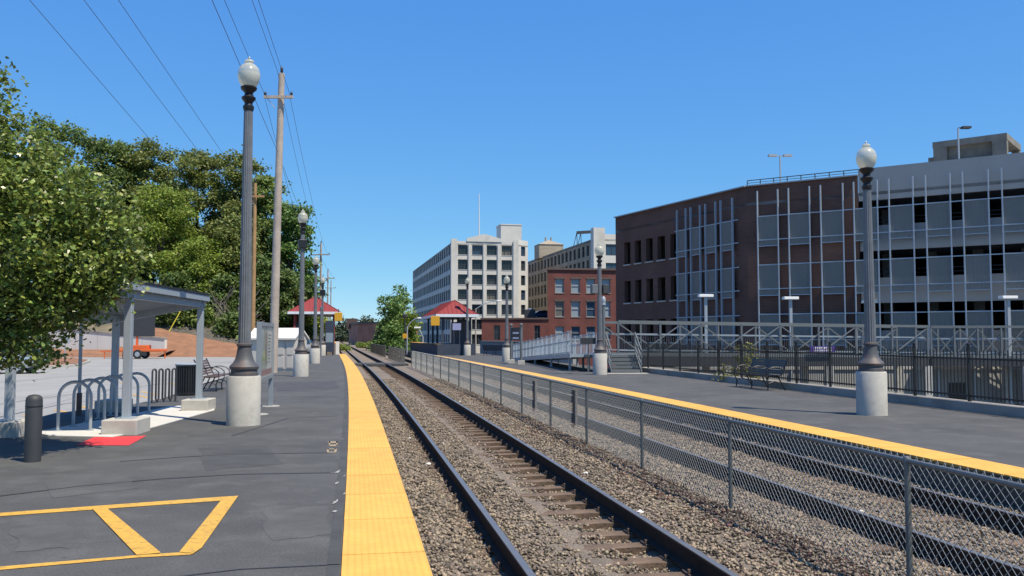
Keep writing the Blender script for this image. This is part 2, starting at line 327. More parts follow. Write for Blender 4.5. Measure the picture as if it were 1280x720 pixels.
LEAF = dict(
    near=mat('leaf_near', (.18, .235, .05), .34, island=.7, spec=.55, trans=.35, hue=.04),
    green=mat('leaf_green', (.155, .22, .048), .6, island=.5, trans=.38),
    dark=mat('leaf_dark', (.11, .165, .04), .6, island=.5, trans=.35),
    olive=mat('leaf_olive', (.17, .205, .05), .6, island=.4, trans=.38),
    bright=mat('leaf_bright', (.21, .28, .042), .6, island=.4, trans=.4),
    fresh=mat('leaf_fresh', (.12, .21, .048), .6, island=.45, trans=.35),
    yellow=mat('leaf_yellow', (.2, .2, .03), .6, island=.4, trans=.3),
    far=mat('leaf_far', (.06, .085, .045), .7, island=.35, trans=.2),
)
# ================================================================== THE SETTING
def struct(o, kind='structure'): o['kind'] = kind; return o
g = MB(); S = 3000; g.add([(-S, -400, -5), (S, -400, -5), (S, S, -5), (-S, S, -5)], [(0, 1, 2, 3)]); struct(g.build('ground', M['ground']))
st = MB(); st.add([(4, -30, -4.0), (140, -30, -4.0), (140, 140, -4.0), (-4, 140, -4.0)], [(0, 1, 2, 3)]); struct(st.build('street', M['street']))
# platforms
Yp = arange(-6, 82, 2.0)
def loff(Y): return -8.2 if Y < 20.5 else (-6.9 if Y > 22.5 else -8.2 + 1.3 * (Y - 20.5) / 2)
pl = MB()
for i, Y in enumerate(Yp):
    lo = loff(Y)
    for (o, z) in ((lo - .02, -.6), (lo, 0.0), (-1.55, 0.0), (-1.57, -.9)): pl.v.append(tuple(T(Y, o, z)))
    if i:
        for j in range(3): a = (i - 1) * 4 + j; pl.f.append((a, a + 1, a + 5, a + 4)); pl.m.append(1 if j != 1 else 0)
n = len(Yp) * 4; pl.f += [(0, 3, 2, 1), (n - 4, n - 3, n - 2, n - 1)]; pl.m += [1, 1]
platL = struct(pl.build('platform_left', [M['asphalt'], M['side']]))
Yq = arange(-6, 98, 2.0); pr = MB(); sweep(pr, [(5.3, -.9), (5.28, 0), (10.87, 0), (10.89, -4.5)], Yq, mis=[1, 0, 1])
n = len(Yq) * 4; pr.f += [(0, 1, 2, 3), (n - 1, n - 2, n - 3, n - 4)]; pr.m += [1, 1]
platR = struct(pr.build('platform_right', [M['asphalt'], M['side']]))
# tactile strips: tiles
def tiles(parent, off, Y0, Y1, L=1.22, hw=.3):
    me = bevel_tile(L + .004, hw)
    for Y in arange(Y0, Y1, L):
        p = T(Y + L / 2, off); o = obj('tactile_tile', me, parent, (p.x, p.y, 0.0), ang(Y + L / 2) + random.uniform(-.002, .002)); o.location.z = random.uniform(-.0006, .0006)
def bevel_tile(L, hw=.3):
    m = MB(); b = .0005
    m.add([(-hw, -L / 2, -.015), (hw, -L / 2, -.015), (hw, L / 2, -.015), (-hw, L / 2, -.015),
           (-hw + b, -L / 2 + b, .016), (hw - b, -L / 2 + b, .016), (hw - b, L / 2 - b, .016), (-hw + b, L / 2 - b, .016)],
          [(4, 5, 6, 7), (0, 1, 5, 4), (1, 2, 6, 5), (2, 3, 7, 6), (3, 0, 4, 7)])
    return m.me('tactile_tile', tm)
tiles(platL, -1.86, 3.2, 79.5); tiles(platR, 5.58, 3.2, 72, 1.22, .3)
# seams, patches and paint on the left platform
def sheet(name, pts, z, m, parent=None):
    q = MB(); q.add([(p[0], p[1], z) for p in pts], [tuple(range(len(pts)))]); return q.build(name, m, parent)
def ribbon(name, pix, wd, z, m, parent, zs=0.0):
    pts = [P(u, v, zs) for u, v in pix]; q = MB(); V = []
    for i, p in enumerate(pts):
        d = (pts[min(i + 1, len(pts) - 1)] - pts[max(i - 1, 0)]); d.z = 0; d.normalize(); nrm = Vector((-d.y, d.x, 0)) * wd / 2; V += [(p + nrm), (p - nrm)]
    q.add([(a.x, a.y, z) for a in V], [(2 * i, 2 * i + 1, 2 * i + 3, 2 * i + 2) for i in range(len(pts) - 1)]); return q.build(name, m, parent)
ribbon('tar_seam', [(-30, 624), (100, 608), (200, 599), (300, 593), (422, 591)], .035, .004, M['seam'], platL)
ribbon('tar_seam', [(150, 577), (220, 572), (290, 568), (420, 566)], .03, .004, M['seam'], platL)
ribbon('tar_seam', [(150, 730), (300, 712), (425, 706)], .02, .004, M['seam'], platL)
ribbon('tar_seam', [(290, 545), (360, 523), (424, 520)], .03, .004, M['seam'], platL)
ribbon('tar_seam', [(330, 497), (427, 495)], .03, .004, M['seam'], platL)
q = MB(); sweep(q, [(-2.26, .004), (-2.175, .004)], arange(3, 60, 1.0)); q.build('edge_patch', M['patch'], platL)
for (u, v, a, b) in ((423, 590, .12, .3), (421, 604, .1, .3), (419, 628, .12, .28), (418, 640, .08, .12), (431, 618, .05, .28), (417, 592, .22, .03), (430, 596, .03, .2), (423, 553, .05, .06), (428, 549, .03, .25)):
    p = P(u, v); pts = []
    for k in range(11):
        t = 2 * math.pi * k / 11; r = random.uniform(.05, .6); pts.append((p.x + a * .55 * r * math.cos(t), p.y + b * r * math.sin(t)))
    sheet('paint_scrap', pts, .008, M['wpaint'], platL)
lett = mat('worn_letters', (.32, .25, .15), .8, var=.4, vs=25, stain=((.1, .095, .085), 30, .9))
for (u0, u1, v0, v1) in ((410, 422, 552, 554), (411, 413, 552, 557), (420, 422, 552, 556), (412, 420, 556, 558), (409, 420, 561, 562), (408.5, 411, 561, 565), (418, 421, 561, 565), (409, 420, 565, 566)):
    sheet('worn_letter', [P(u0, v1), P(u1, v1), P(u1, v0), P(u0, v0)], .0045, lett, platL)
for (pix, m_) in (([(250, 560), (330, 556), (352, 580), (262, 588)], 'patch'), ([(330, 640), (410, 632), (415, 668), (340, 676)], 'patch2'), ([(60, 600), (150, 592), (170, 610), (70, 622)], 'patch2'), ([(340, 478), (420, 476), (424, 486), (345, 489)], 'patch'), ([(20, 660), (85, 655), (95, 684), (20, 690)], 'patch2')):
    pp_ = [P(*q_) for q_ in pix]; out_ = []
    for k in range(len(pp_)):
        a_, b_ = pp_[k], pp_[(k + 1) % len(pp_)]
        for f_ in (0, .25, .5, .75): c_ = a_.lerp(b_, f_); out_.append((c_.x + random.uniform(-.05, .05), c_.y + random.uniform(-.05, .05)))
    sheet('asphalt_patch', out_, .0025, M[m_], platL)
# yellow trapezoid
def para(name, pix, m, z, parent): return sheet(name, [P(*q) for q in pix], z, m, parent)
para('yellow_line', [(-60, 646), (278, 621.4), (298, 620.2), (275, 626.4), (-60, 650)], M['ypaint'], .005, platL)
para('yellow_line', [(-60, 714), (171, 694.7), (225, 691.2), (243, 692.6), (236, 694.3), (172, 697.6), (-60, 718.6)], M['ypaint'], .005, platL)
para('yellow_line', [(298, 620.4), (277, 625.4), (224, 691.4), (242, 692.8), (252, 686)], M['ypaint'], .009, platL)
para('yellow_line', [(114.5, 636), (132.5, 635), (201, 692.2), (171, 695.2)], M['ypaint'], .009, platL)
para('red_square', [(94, 557), (118, 546.5), (183, 545), (161, 557)], M['rpaint'], .005, platL)
p = MB(); pp = [P(60, 545), P(140, 547), P(172, 540), P(268, 513), P(268, 506), P(214, 508), P(150, 521), P(40, 541)]
p.prism([(a.x, a.y) for a in reversed(pp)][::-1], -.03, .012); struct(p.build('shelter_pad', M['pad']))
# parking lot left
lo = MB(); lo.add([tuple(T(-6, -8.15, -.12)), tuple(T(20.5, -8.15, -.12)), tuple(T(22.5, -6.85, -.12)), tuple(T(50, -6.85, -.12)), tuple(T(74, -6.85, -.12)), (-140, 88, -.12), (-140, -6, -.12)], [tuple(reversed(range(7)))])
lot = struct(lo.build('parking_lot', M['lot']))
for (a, b) in (((68, 512.5), (104, 519)), ((98, 507.5), (126, 514)), ((117, 504.5), (140, 509.5)), ((165, 493), (189, 498)), ((177, 489.5), (196, 493.5)), ((30, 519.5), (57, 526)), ((212, 479), (232, 483)), ((150, 478), (160, 480))):
    ribbon('bay_line', [a, b], .1, -.115, M['ypaint'], lot, -.12)
for pix in ([(-20, 508), (60, 497), (140, 487), (220, 478)], [(-20, 525), (80, 505), (150, 497)], [(-20, 480), (120, 468), (260, 462)]):
    ribbon('tar_seam', pix, .04, -.116, M['patch'], lot, -.12)
isl = [P(x, y, -.12) for x, y in ((30, 463), (100, 458), (113, 453), (96, 450), (20, 452))]
q = MB(); q.prism([(a.x, a.y) for a in isl], -.13, .03); struct(q.build('planting_island', M['conc']))
c0 = sum(isl, Vector()) / 5; q = MB(); q.prism([(c0.x + (a.x - c0.x) * .93, c0.y + (a.y - c0.y) * .9) for a in isl], -.1, .07); struct(q.build('mulch_bed', M['dirt']))
# track bed with real stones
YB = np.concatenate([np.arange(2, 24, .22), np.arange(24, 70, 1.0), np.arange(70, 420, 10)]); OB = np.arange(-1.6, 5.41, .22)
def bedz(o, Y):
    z = -.405 + .025 * noise.noise(Vector((o * 1.7, Y * 1.7, 0))) + .018 * noise.noise(Vector((o * 5, Y * 5, 3)))
    if o < -.95: z += .13 * min(1, (-.95 - o) / .45)
    if 1.0 < o < 2.9: z += .045 * math.sin((o - 1.0) / 1.9 * math.pi)
    if -.72 < o < -.05 or 3.06 < o < 4.0: z += .03
    if o > 4.6: z += .05 * min(1, (o - 4.6) / .5)
    if .35 < o < .78: z -= .05
    if 1.0 < o < 1.35 or 2.4 < o < 2.75: z += .012
    return z
b = MB(); nO = len(OB)
for i, Y in enumerate(YB):
    for o in OB: b.v.append(tuple(T(Y, o, bedz(o, Y))))
    if i:
        for j in range(nO - 1): a = (i - 1) * nO + j; b.f.append((a, a + 1, a + 1 + nO, a + nO)); b.m.append(0)
struct(b.build('track_bed', M['bal'], smooth=True))
# embankment beside the far track
e = MB(); sweep(e, [(-30, -5.2), (-14, -.6), (-1.4, -.5)], arange(80, 420, 10)); sweep(e, [(5.2, -.5), (9, -.7), (18, -5.2)], arange(96, 420, 12)); struct(e.build('embankment', M['ground']))
vg = MB(); sweep(vg, [(10.91, -.35), (11.7, -.8), (11.95, -1.0), (12.1, -4.05)], arange(-6, 70, 4)); struct(vg.build('grass_bank', M['hill']))
def stones(N, f, size, name, material, zoff=0.0):
    O = np.empty(N); Yv = np.empty(N); k = 0
    while k < N:
        o, Y = f(); O[k] = o; Yv[k] = Y; k += 1
    C = np.array([T(Y, o, bedz(o, Y) + zoff) for o, Y in zip(O, Yv)])
    base = np.array([(1, 0, 0), (-1, 0, 0), (0, 1, 0), (0, -1, 0), (0, 0, 1), (0, 0, -1)], float)
    V = base[None] * rng.uniform(.55, 1.25, (N, 6, 1)) * np.array(size) * rng.uniform(.55, 1.25, (N, 1, 1))
    V += rng.normal(0, .25, (N, 6, 3)) * np.array(size) * .6
    a = rng.uniform(0, 6.28, N); c = np.cos(a); s = np.sin(a); R = np.zeros((N, 3, 3)); R[:, 0, 0] = c; R[:, 0, 1] = -s; R[:, 1, 0] = s; R[:, 1, 1] = c; R[:, 2, 2] = 1
    b_ = rng.uniform(-.6, .6, N); c = np.cos(b_); s = np.sin(b_); R2 = np.zeros((N, 3, 3)); R2[:, 0, 0] = 1; R2[:, 1, 1] = c; R2[:, 1, 2] = -s; R2[:, 2, 1] = s; R2[:, 2, 2] = c
    V = np.einsum('nij,nkj->nki', R @ R2, V) + C[:, None]
    tri = np.array([(0, 2, 4), (2, 1, 4), (1, 3, 4), (3, 0, 4), (2, 0, 5), (1, 2, 5), (3, 1, 5), (0, 3, 5)])
    m = bpy.data.meshes.new(name); m.vertices.add(N * 6); m.vertices.foreach_set('co', V.reshape(-1).astype(np.float32))
    idx = (tri[None] + (np.arange(N) * 6)[:, None, None]).reshape(-1).astype(np.int32); m.loops.add(len(idx)); m.loops.foreach_set('vertex_index', idx)
    m.polygons.add(N * 8); m.polygons.foreach_set('loop_start', np.arange(0, N * 24, 3, dtype=np.int32)); m.polygons.foreach_set('loop_total', np.full(N * 8, 3, dtype=np.int32))
    m.materials.append(material); m.update(); o = obj(name, m); o['kind'] = 'stuff'; return o
def fb():
    while True:
        Y = 4.5 + 36 * random.random() ** 1.7; o = random.uniform(-1.55, 5.3)
        if abs(abs(o) - .75) < .085 or abs(abs(o - 3.78) - .75) < .085: continue
        tp = (Y - 4.0) % .54
        ontie = (abs(o) < 1.3 or abs(o - 3.78) < 1.3) and tp < .25
        if ontie and random.random() < (.93 if 0 < o < .8 else .35): continue
        return o, Y
ob = stones(105000, fb, (.025, .021, .017), 'ballast', M['stone'], .01); tag(ob, 'tan and grey crushed stone ballast between the rails', 'ballast')
def fl():
    Y = 5 + 26 * random.random() ** 1.4; return random.gauss(1.9, .2) + .1 * math.sin(Y), Y
ob = stones(2300, fl, (.03, .024, .007), 'leaf_litter', M['leafdark'], .02); tag(ob, 'brown dead leaves gathered along the foot of the chain link fence', 'leaf litter')
lit = [(745, 574), (680, 530), (717, 594), (732, 592), (622, 498), (800, 640), (512, 548), (536, 580), (553, 555), (770, 508), (640, 530), (575, 502), (855, 560), (530, 455), (1075, 640)]
for i, (u, v) in enumerate(lit):
    p0 = P(u, v, -.37); q = MB(); r = random.uniform(.03, .055)
    pts = [Vector((r * random.uniform(.6, 1.2) * math.cos(k * 1.05), r * random.uniform(.6, 1.2) * math.sin(k * 1.05), random.uniform(-.01, .012))) for k in range(6)]
    q.add([tuple(a) for a in pts] + [(0, 0, .03), (0, 0, -.014)], [(k, (k + 1) % 6, 6) for k in range(6)] + [((k + 1) % 6, k, 7) for k in range(6)])
    o = q.build('litter_scrap', M['white'], None, loc=p0 + Vector((0, 0, .0)))
    tag(o, 'small crumpled scrap of white litter on the ballast', 'litter', 'litter on the ballast')
# tracks
def track(off, label, Yend, nt_):
    t = thing('railway_track', label, 'track', T(6, off, -.5), 0); t0 = t.location.copy()
    prof = [(-.07, 0), (-.07, .012), (-.012, .03), (-.012, .125), (-.036, .14), (-.036, .165), (-.03, .172), (.03, .172), (.036, .165), (.036, .14), (.012, .125), (.012, .03), (.07, .012), (.07, 0)]
    Ys = list(arange(1.5, 60, 1.5)) + list(arange(62, Yend, 8))
    for s_ in (-1, 1):
        m = MB(); sweep(m, [(off + s_ * .753 + a, -.372 + z) for a, z in prof], Ys, True, mis=[0] * 6 + [1] + [0] * 7)
        m.v = [(x - t0.x, y - t0.y, z - t0.z) for x, y, z in m.v]; m.f = [tuple(reversed(f)) for f in m.f]; m.build('rail', [M['rail'], M['railtop']], t)
    vari = []
    for k in range(6):
        m = MB(); m.box(-1.3, 1.3, -.115, .115, -.17, 0)
        m.v = [(x + random.uniform(-.03, .03), y + random.uniform(-.014, .014), z + random.uniform(-.012, .004)) for x, y, z in m.v]; vari.append(m.me('tie', M['tie']))
    pm = MB(); pm.box(-.1, .1, -.09, .09, 0, .014); pm.box(-.1, -.075, -.06, -.035, .014, .05); pm.box(.075, .1, .03, .055, .014, .05); pme = pm.me('tie_plate', M['tie'])
    for k in range(nt_):
        Y = 4.12 + .54 * k; p = T(Y, off) - t0; o = obj('tie', vari[k % 6], t, (p.x, p.y, -.388 - t0.z + random.uniform(-.012, .01)), ang(Y) + random.uniform(-.02, .02))
        if Y < 22:
            for s_ in (-1, 1): obj('tie_plate', pme, o, (s_ * .753, 0, .001), 0)
    return t
track(0, 'nearer railway track with dark rails and half buried wooden ties', 420, 110)
track(3.78, 'second railway track behind the chain link fence', 420, 90)
# pedestrian crossing boards
cr = thing('track_crossing', 'dark level crossing panel laid across the nearer rails', 'crossing', T(59.6, 0, -.45), ang(60))
for (a, b_) in ((-1.5, -.85), (-.66, .66), (.85, 2.15)):
    m = MB(); m.box(a, b_, -1.6, 1.6, .0, .235); m.build('crossing_panel', M['patch'], cr)
# ------------------------------------------------------------------ chain link fences
def chain_fence(name, label, Y0, Y1, off, h, posts, zb=-.40, pitch=.057, group=None):
    t = thing(name, label, 'fence', T(Y0, off, zb), 0, group); t0 = t.location.copy()
    def L(Y, z, do=0.0): return T(Y, off + do, zb + z) - t0
    m = MB(); m.tube([L(Y, h) for Y in arange(Y0, Y1, (Y1 - Y0) / max(2, int((Y1 - Y0) / 2)))], .021, 8); m.build('top_rail', M['chainpost'], t, True)
    pm = MB(); pm.lathe([(.024, -.1), (.024, h - .03), (.027, h - .03), (.027, h + .02), (.02, h + .032), (.004, h + .036)], 10); pme = pm.me('post', M['chainpost'], True)
    for Y in posts: p = L(Y, 0); obj('post', pme, t, p, 0)
    wires = MB(); d = pitch * 1.414; slant = h / (d) * d
    n = int((Y1 - Y0) / d)
    for k in range(-int(h / d), n):
        for sgn in (1, -1):
            a0 = Y0 + k * d; a1 = a0 + h; za, zb_ = 0.02, h + .02
            if sgn < 0: za, zb_ = zb_, za
            # clip to the fence ends
            f0 = max(0, (Y0 - a0) / h); f1 = min(1, (Y1 - a0) / h)
            if f1 <= f0: continue
            A = L(a0 + h * f0, za + (zb_ - za) * f0, .027 + sgn * .002); B = L(a0 + h * f1, za + (zb_ - za) * f1, .027 + sgn * .002)
            wires.tube([A, B], .0026 if Y0 < 40 else .003, 3, False)
    # knuckles that stand up over the top rail
    if Y0 < 20:
        for k in range(n):
            Y = Y0 + k * d; wires.tube([L(Y - .02, h - .01, .027), L(Y, h + .045, .027), L(Y + .02, h - .01, .027)], .0025, 3, False)
    wires.build('chain_mesh', M['chain'] if Y0 < 40 else M['chaind'], t); return t
fp = [3.6, 6.5, 9.72, 12.78, 15.85, 18.75, 21.9, 24.9, 28.0, 31.0, 34.1, 37.3, 40.4, 43.5, 46.6, 49.7, 52.8, 55.8]
cf = chain_fence('chain_link_fence', 'long galvanised chain link fence between the two tracks', 3.6, 55.8, 2.13, 1.07, fp, -.43)
chain_fence('chain_link_fence', 'chain link fence section just past the track crossing', 61, 78, 2.13, 1.1, arange(61, 78.1, 2.8))
chain_fence('chain_link_fence', 'farthest chain link fence section near the brick warehouse', 82, 112, 2.13, 1.1, arange(82, 112.1, 3.0))
for (Y, s_) in ((16.9, 1), (20.6, 1)):       # narrow dark plates hung on the mesh
    p = T(Y, 2.19, -.1); m = MB(); m.box(-.02, .0, -.13, .13, 0, .68); m.box(-.028, -.02, -.1, .1, .05, .1); m.box(-.028, -.02, -.1, .1, .58, .63)
    m.box(.0, .012, -.13, -.11, 0, .68); m.box(.0, .012, .11, .13, 0, .68)
    o = m.build('fence_plate', M['slat'], None, loc=p, rz=ang(Y)); tag(o, 'narrow brown plate hung upright on the chain link fence', 'plate', 'plates on the chain link fence')
# ------------------------------------------------------------------ iron fence with kerb on the right
kb = MB(); sweep(kb, [(10.85, -.02), (10.85, .2), (11.2, .2), (11.2, -.5)], arange(6, 39.5, 1.5)); kbo = kb.build('fence_kerb', M['concd'])
tag(kbo, 'low concrete kerb wall under the black iron fence', 'kerb')
tf = thing('iron_fence', 'black iron picket fence on the low kerb beside the right platform', 'fence', T(8, 11.03, .2), 0); f0 = tf.location.copy()
for z in (.12, .92):
    m = MB()
    for Y in arange(8, 36.5, 2.4): m.bar(T(Y, 11.03, .2 + z) - f0, T(Y + 2.4, 11.03, .2 + z) - f0, .03, .04)
    m.build('fence_rail', M['black'], tf)
pk = MB(); pk.box(-.0095, .0095, -.0095, .0095, .06, 1.08); pk.add([(-.0095, -.0095, 1.08), (.0095, -.0095, 1.08), (.0095, .0095, 1.08), (-.0095, .0095, 1.08), (0, 0, 1.13)], [(0, 1, 4), (1, 2, 4), (2, 3, 4), (3, 0, 4)]); pkm = pk.me('picket', M['black'])
ps = MB(); ps.box(-.028, .028, -.028, .028, 0, 1.16); ps.lathe([(.045, 1.16), (.045, 1.175), (.02, 1.185), (.036, 1.21), (.04, 1.23), (.03, 1.255), (.008, 1.268)], 10); psm = ps.me('post', M['black'], False)
npk = 0
for k, Y in enumerate(arange(8, 38.9, .114)):
    p = T(Y, 11.03, .2) - f0
    if k % 16 == 0: obj('post', psm, tf, p, ang(Y))
    else: obj('picket', pkm, tf, p, ang(Y))
# ================================================================== LAMPS
GLOBE = None
def lamp(Y, off, H, label, pos=None, box=None, group='acorn globe lamp posts along the platforms'):
    p = pos if pos is not None else T(Y, off); t = thing('lamp_post', label, 'lamp post', (p.x, p.y, 0), random.uniform(0, 6), group)
    m = MB(); m.lathe([(.3, -.02), (.3, .86), (.285, .885), (.05, .89)], 32); m.build('concrete_base', M['conc'], t, True)
    m = MB(); m.lathe([(.25, .885), (.25, .94), (.235, .95), (.235, 1.0), (.255, 1.01), (.262, 1.05), (.24, 1.085), (.2, 1.12), (.165, 1.18), (.14, 1.27), (.125, 1.37), (.12, 1.42), (.14, 1.43), (.14, 1.46), (.115, 1.475)], 24)
    m.build('pedestal', M['rusty'], t, True)
    zt = H - .95
    m = MB(); m.lathe([(.115, 1.47), (.112, 1.6), (.08, zt)], 32, flute=.1); m.build('shaft', M['greypaint'], t)
    m = MB(); m.lathe([(.085, zt - .05), (.1, zt), (.1, zt + .04), (.08, zt + .05), (.07, zt + .09), (.085, zt + .12), (.125, zt + .17), (.13, zt + .2), (.085, zt + .23), (.07, zt + .27), (.085, zt + .3), (.14, zt + .35), (.15, zt + .39), (.12, zt + .41)], 24)
    m.build('capital', M['black'], t, True)
    z = zt + .4; m = MB(); m.lathe([(.115, z), (.15, z + .04), (.185, z + .11), (.203, z + .2), (.2, z + .27), (.175, z + .35), (.12, z + .41), (.075, z + .435), (.07, z + .45), (.088, z + .47), (.08, z + .495), (.045, z + .515), (.02, z + .52)], 32)
    gl = m.build('globe', gm, t, True)
    m = MB(); m.lathe([(.022, z + .515), (.014, z + .53), (.024, z + .545), (.018, z + .56), (.004, z + .575)], 12); m.build('finial', M['steel'], gl, True)
    if box:
        m = MB(); m.box(-.16, .16, -.16, .16, box[0], box[1]); bevel(m.build('equipment_box', M['black'], t), .02)
    return t
lamp(0, 0, 6.76, 'tall fluted grey lamp post on concrete drum beside the poster case', P(304, 531))
lamp(0, 0, 6.72, 'fluted lamp post on concrete drum in front of the beige resin shed', P(376, 470.5), box=(5.15, 5.5))
lamp(0, 0, 6.42, 'lamp post on concrete drum second from the red roofed shelter beyond the shed', P(393.5, 454.2))
lamp(0, 0, 6.6, 'small lamp post at the foot of the far wooden steps', P(402.5, 444.5), box=(5.0, 5.5))
lamp(0, 0, 5.63, 'fluted lamp post on concrete drum before the black iron fence', P(1090, 518.5))
r2 = lamp(0, 0, 5.55, 'lamp post with loudspeaker boxes beside the steel steps', P(750, 468.2))
lamp(0, 0, 5.5, 'lamp post behind the two white sign posts at the ramp foot', P(633.5, 452.2))
lamp(0, 0, 6.58, 'lamp post at the near end of the right red roofed shelter', P(584, 444.3))
for s_ in (-1, 1):
    m = MB(); m.box(s_ * .25 - .13, s_ * .25 + .13, -.13, .13, 3.4, 3.78); m.bar((s_ * .3, 0, 3.6), (0, 0, 3.6), .05, .05); r2.rotation_euler.z = .3
    bevel(m.build('speaker_box', M['dark' if s_ > 0 else 'greypaint'], r2), .02)
# ================================================================== LEFT PLATFORM FURNITURE
# bike shelter
A = P(157, 528); A = Vector((-6.42, 14.75, 0)); B = Vector((-6.83, 19.3, 0)); dr = (B - A).normalized(); lf = Vector((-dr.y, dr.x, 0))   # lf points away from the track
sh = thing('bike_shelter', 'open grey steel bike shelter with sloping metal roof', 'shelter', A, 0)
def foot(c): m = MB(); m.box(-.36, .36, -.28, .28, -.05, .24); o = m.build('footing', M['conc'], sh, loc=c - A, rz=math.atan2(dr.y, dr.x)); bevel(o, .015); return o
backs = [A + lf * 1.75 - dr * .25, B + lf * 1.75 - dr * .1]
for c in (A, B, backs[0], backs[1]): foot(c)
def pst(c, h, lean=0):
    m = MB(); m.box(-.062, .062, -.062, .062, .235, h); m.box(-.14, .14, -.14, .14, .238, .255); m.bar((-.0, 0, h - .3), (lean * .5, 0, h), .06, .1); o = m.build('post', M['shelt'], sh, loc=c - A, rz=math.atan2(dr.y, dr.x) - math.pi / 2); bevel(o, .008)
pst(A, 2.34, .1); pst(B, 2.34, .1); pst(backs[0], 2.0); pst(backs[1], 2.0)
R0 = A - dr * .5 - lf * .12; R1 = B + dr * .2 - lf * .12; R2 = R1 + lf * 2.4; R3 = R0 + lf * 2.4
def rp(p, z): return (p.x - A.x, p.y - A.y, z)
m = MB(); zf, zb = 2.43, 1.98
m.add([rp(R0, zf), rp(R1, zf), rp(R2, zb), rp(R3, zb), rp(R0, zf + .05), rp(R1, zf + .05), rp(R2, zb + .05), rp(R3, zb + .05)], [(0, 1, 2, 3), (7, 6, 5, 4), (0, 4, 5, 1), (1, 5, 6, 2), (2, 6, 7, 3), (3, 7, 4, 0)])
m.build('roof_deck', M['steel'], sh)
nr = 26
for k in range(nr):                        # ribs under the deck
    a = R0 + (R1 - R0) * ((k + .5) / nr); b_ = a + lf * 2.36; m = MB(); m.bar(Vector(rp(a, zf - .012)), Vector(rp(b_, zb - .008)), .05, .03); m.build('roof_rib', M['steel'], sh)
m = MB(); m.bar(rp(R0, zf + .0), rp(R1, zf + .0), .05, .11); m.bar(rp(R1, zf), rp(R2, zb), .05, .12); m.bar(rp(R3, zb), rp(R2, zb), .05, .12); m.bar(rp(R0, zf), rp(R3, zb), .05, .12); each(m, 'fascia', M['shelt'], sh)
m = MB(); m.bar(rp(R0 + lf * .03, zf + .09), rp(R1 + lf * .03, zf + .09), .14, .035); m.build('gutter', M['black'], sh)
m = MB()
for c in (A, B):
    a = c - lf * .08; b_ = c + lf * 2.2; m.bar(rp(a, 2.33), rp(b_, 1.91), .09, .16)
each(m, 'cross_beam', M['steel'], sh)
m = MB()
for q_ in (.0, 1.75): a = A + lf * q_ - dr * .45; b_ = B + lf * q_; z = 2.31 - .19 * q_; m.bar(rp(a, z), rp(b_, z), .09, .14)
each(m, 'purlin', M['steel'], sh)
# hoop racks
def hoop(wd, h, r):
    pts = [(-wd / 2, 0, -.05), (-wd / 2, 0, h - wd / 2)]
    for k in range(1, 12): t = math.pi - math.pi * k / 12; pts.append((wd / 2 * math.cos(t), 0, h - wd / 2 + wd / 2 * math.sin(t)))
    pts += [(wd / 2, 0, h - wd / 2), (wd / 2, 0, -.05)]; return pts
proto = None
order = ['one nearest the black bollard', 'second from the black bollard', 'third from the black bollard', 'third from the dark wave rack', 'second from the dark wave rack', 'one next to the dark wave rack']
for i, (x, y) in enumerate(((-7.4, 14.98), (-7.5, 15.7), (-7.6, 16.4), (-7.74, 17.15), (-7.82, 17.85), (-7.86, 18.5))):
    if proto is None:
        proto = thing('bike_rack', '', 'bike rack', (x, y, 0), 0, 'galvanised hoop racks under the bike shelter')
        m = MB(); m.tube(hoop(.52, .83, .028), .028, 10); m.build('hoop', M['steel'], proto, True)
        for s_ in (-1, 1): m = MB(); m.lathe([(.065, .01), (.065, .022), (.03, .024)], 14, (s_ * .26, 0, 0)); m.build('foot_plate', M['steel'], proto)
        o = proto
    else: o = dup(proto); o.location = (x, y, 0)
    o.rotation_euler.z = .12 + .02 * math.sin(i * 3); o['label'] = 'galvanised steel hoop bike rack under the shelter, ' + order[i]
wr = thing('wave_rack', 'dark serpentine wave bike rack beside the litter bin', 'bike rack', P(203, 503), 0)
pts = []; e0 = Vector((-.13, -.2, 0)); e1 = Vector((.17, .26, 0)); nl = 4
for k in range(nl):
    c = e0 + (e1 - e0) * (k / (nl - 1)); dd = (e1 - e0).normalized() * .052
    pts += [c - dd + Vector((0, 0, .1)), c - dd + Vector((0, 0, .75))] + [c - dd * math.cos(t) + Vector((0, 0, .76 + .05 * math.sin(t))) for t in (.6, 1.57, 2.5)] + [c + dd + Vector((0, 0, .75)), c + dd + Vector((0, 0, .1))]
    if k < nl - 1:
        c2 = e0 + (e1 - e0) * ((k + 1) / (nl - 1)); a = c + dd; b_ = c2 - dd; pts += [(a + b_) / 2 + Vector((0, 0, .03))]
pts[0].z = -.04; pts[-1].z = -.04
m = MB(); m.tube(pts, .024, 8); m.build('wave_tube', M['dark'], wr, True)
m = MB(); m.box(e0.x - .08, e0.x + .04, e0.y - .08, e0.y + .03, 0, .012); m.box(e1.x - .02, e1.x + .1, e1.y - .02, e1.y + .1, 0, .012); each(m, 'floor_plate', M['dark'], wr)
# bollard
b = P(40.5, 577); t = thing('bollard', 'dark grey round bollard near the red painted square', 'bollard', b, 0)
m = MB(); m.lathe([(.1, -.05), (.1, .78), (.092, .82), (.065, .845), (.02, .855)], 24); m.build('bollard_post', M['dark'], t, True)
m = MB(); m.lathe([(.103, .7), (.104, .702), (.104, .712), (.103, .714)], 24); m.build('bollard_band', M['black'], t, True)
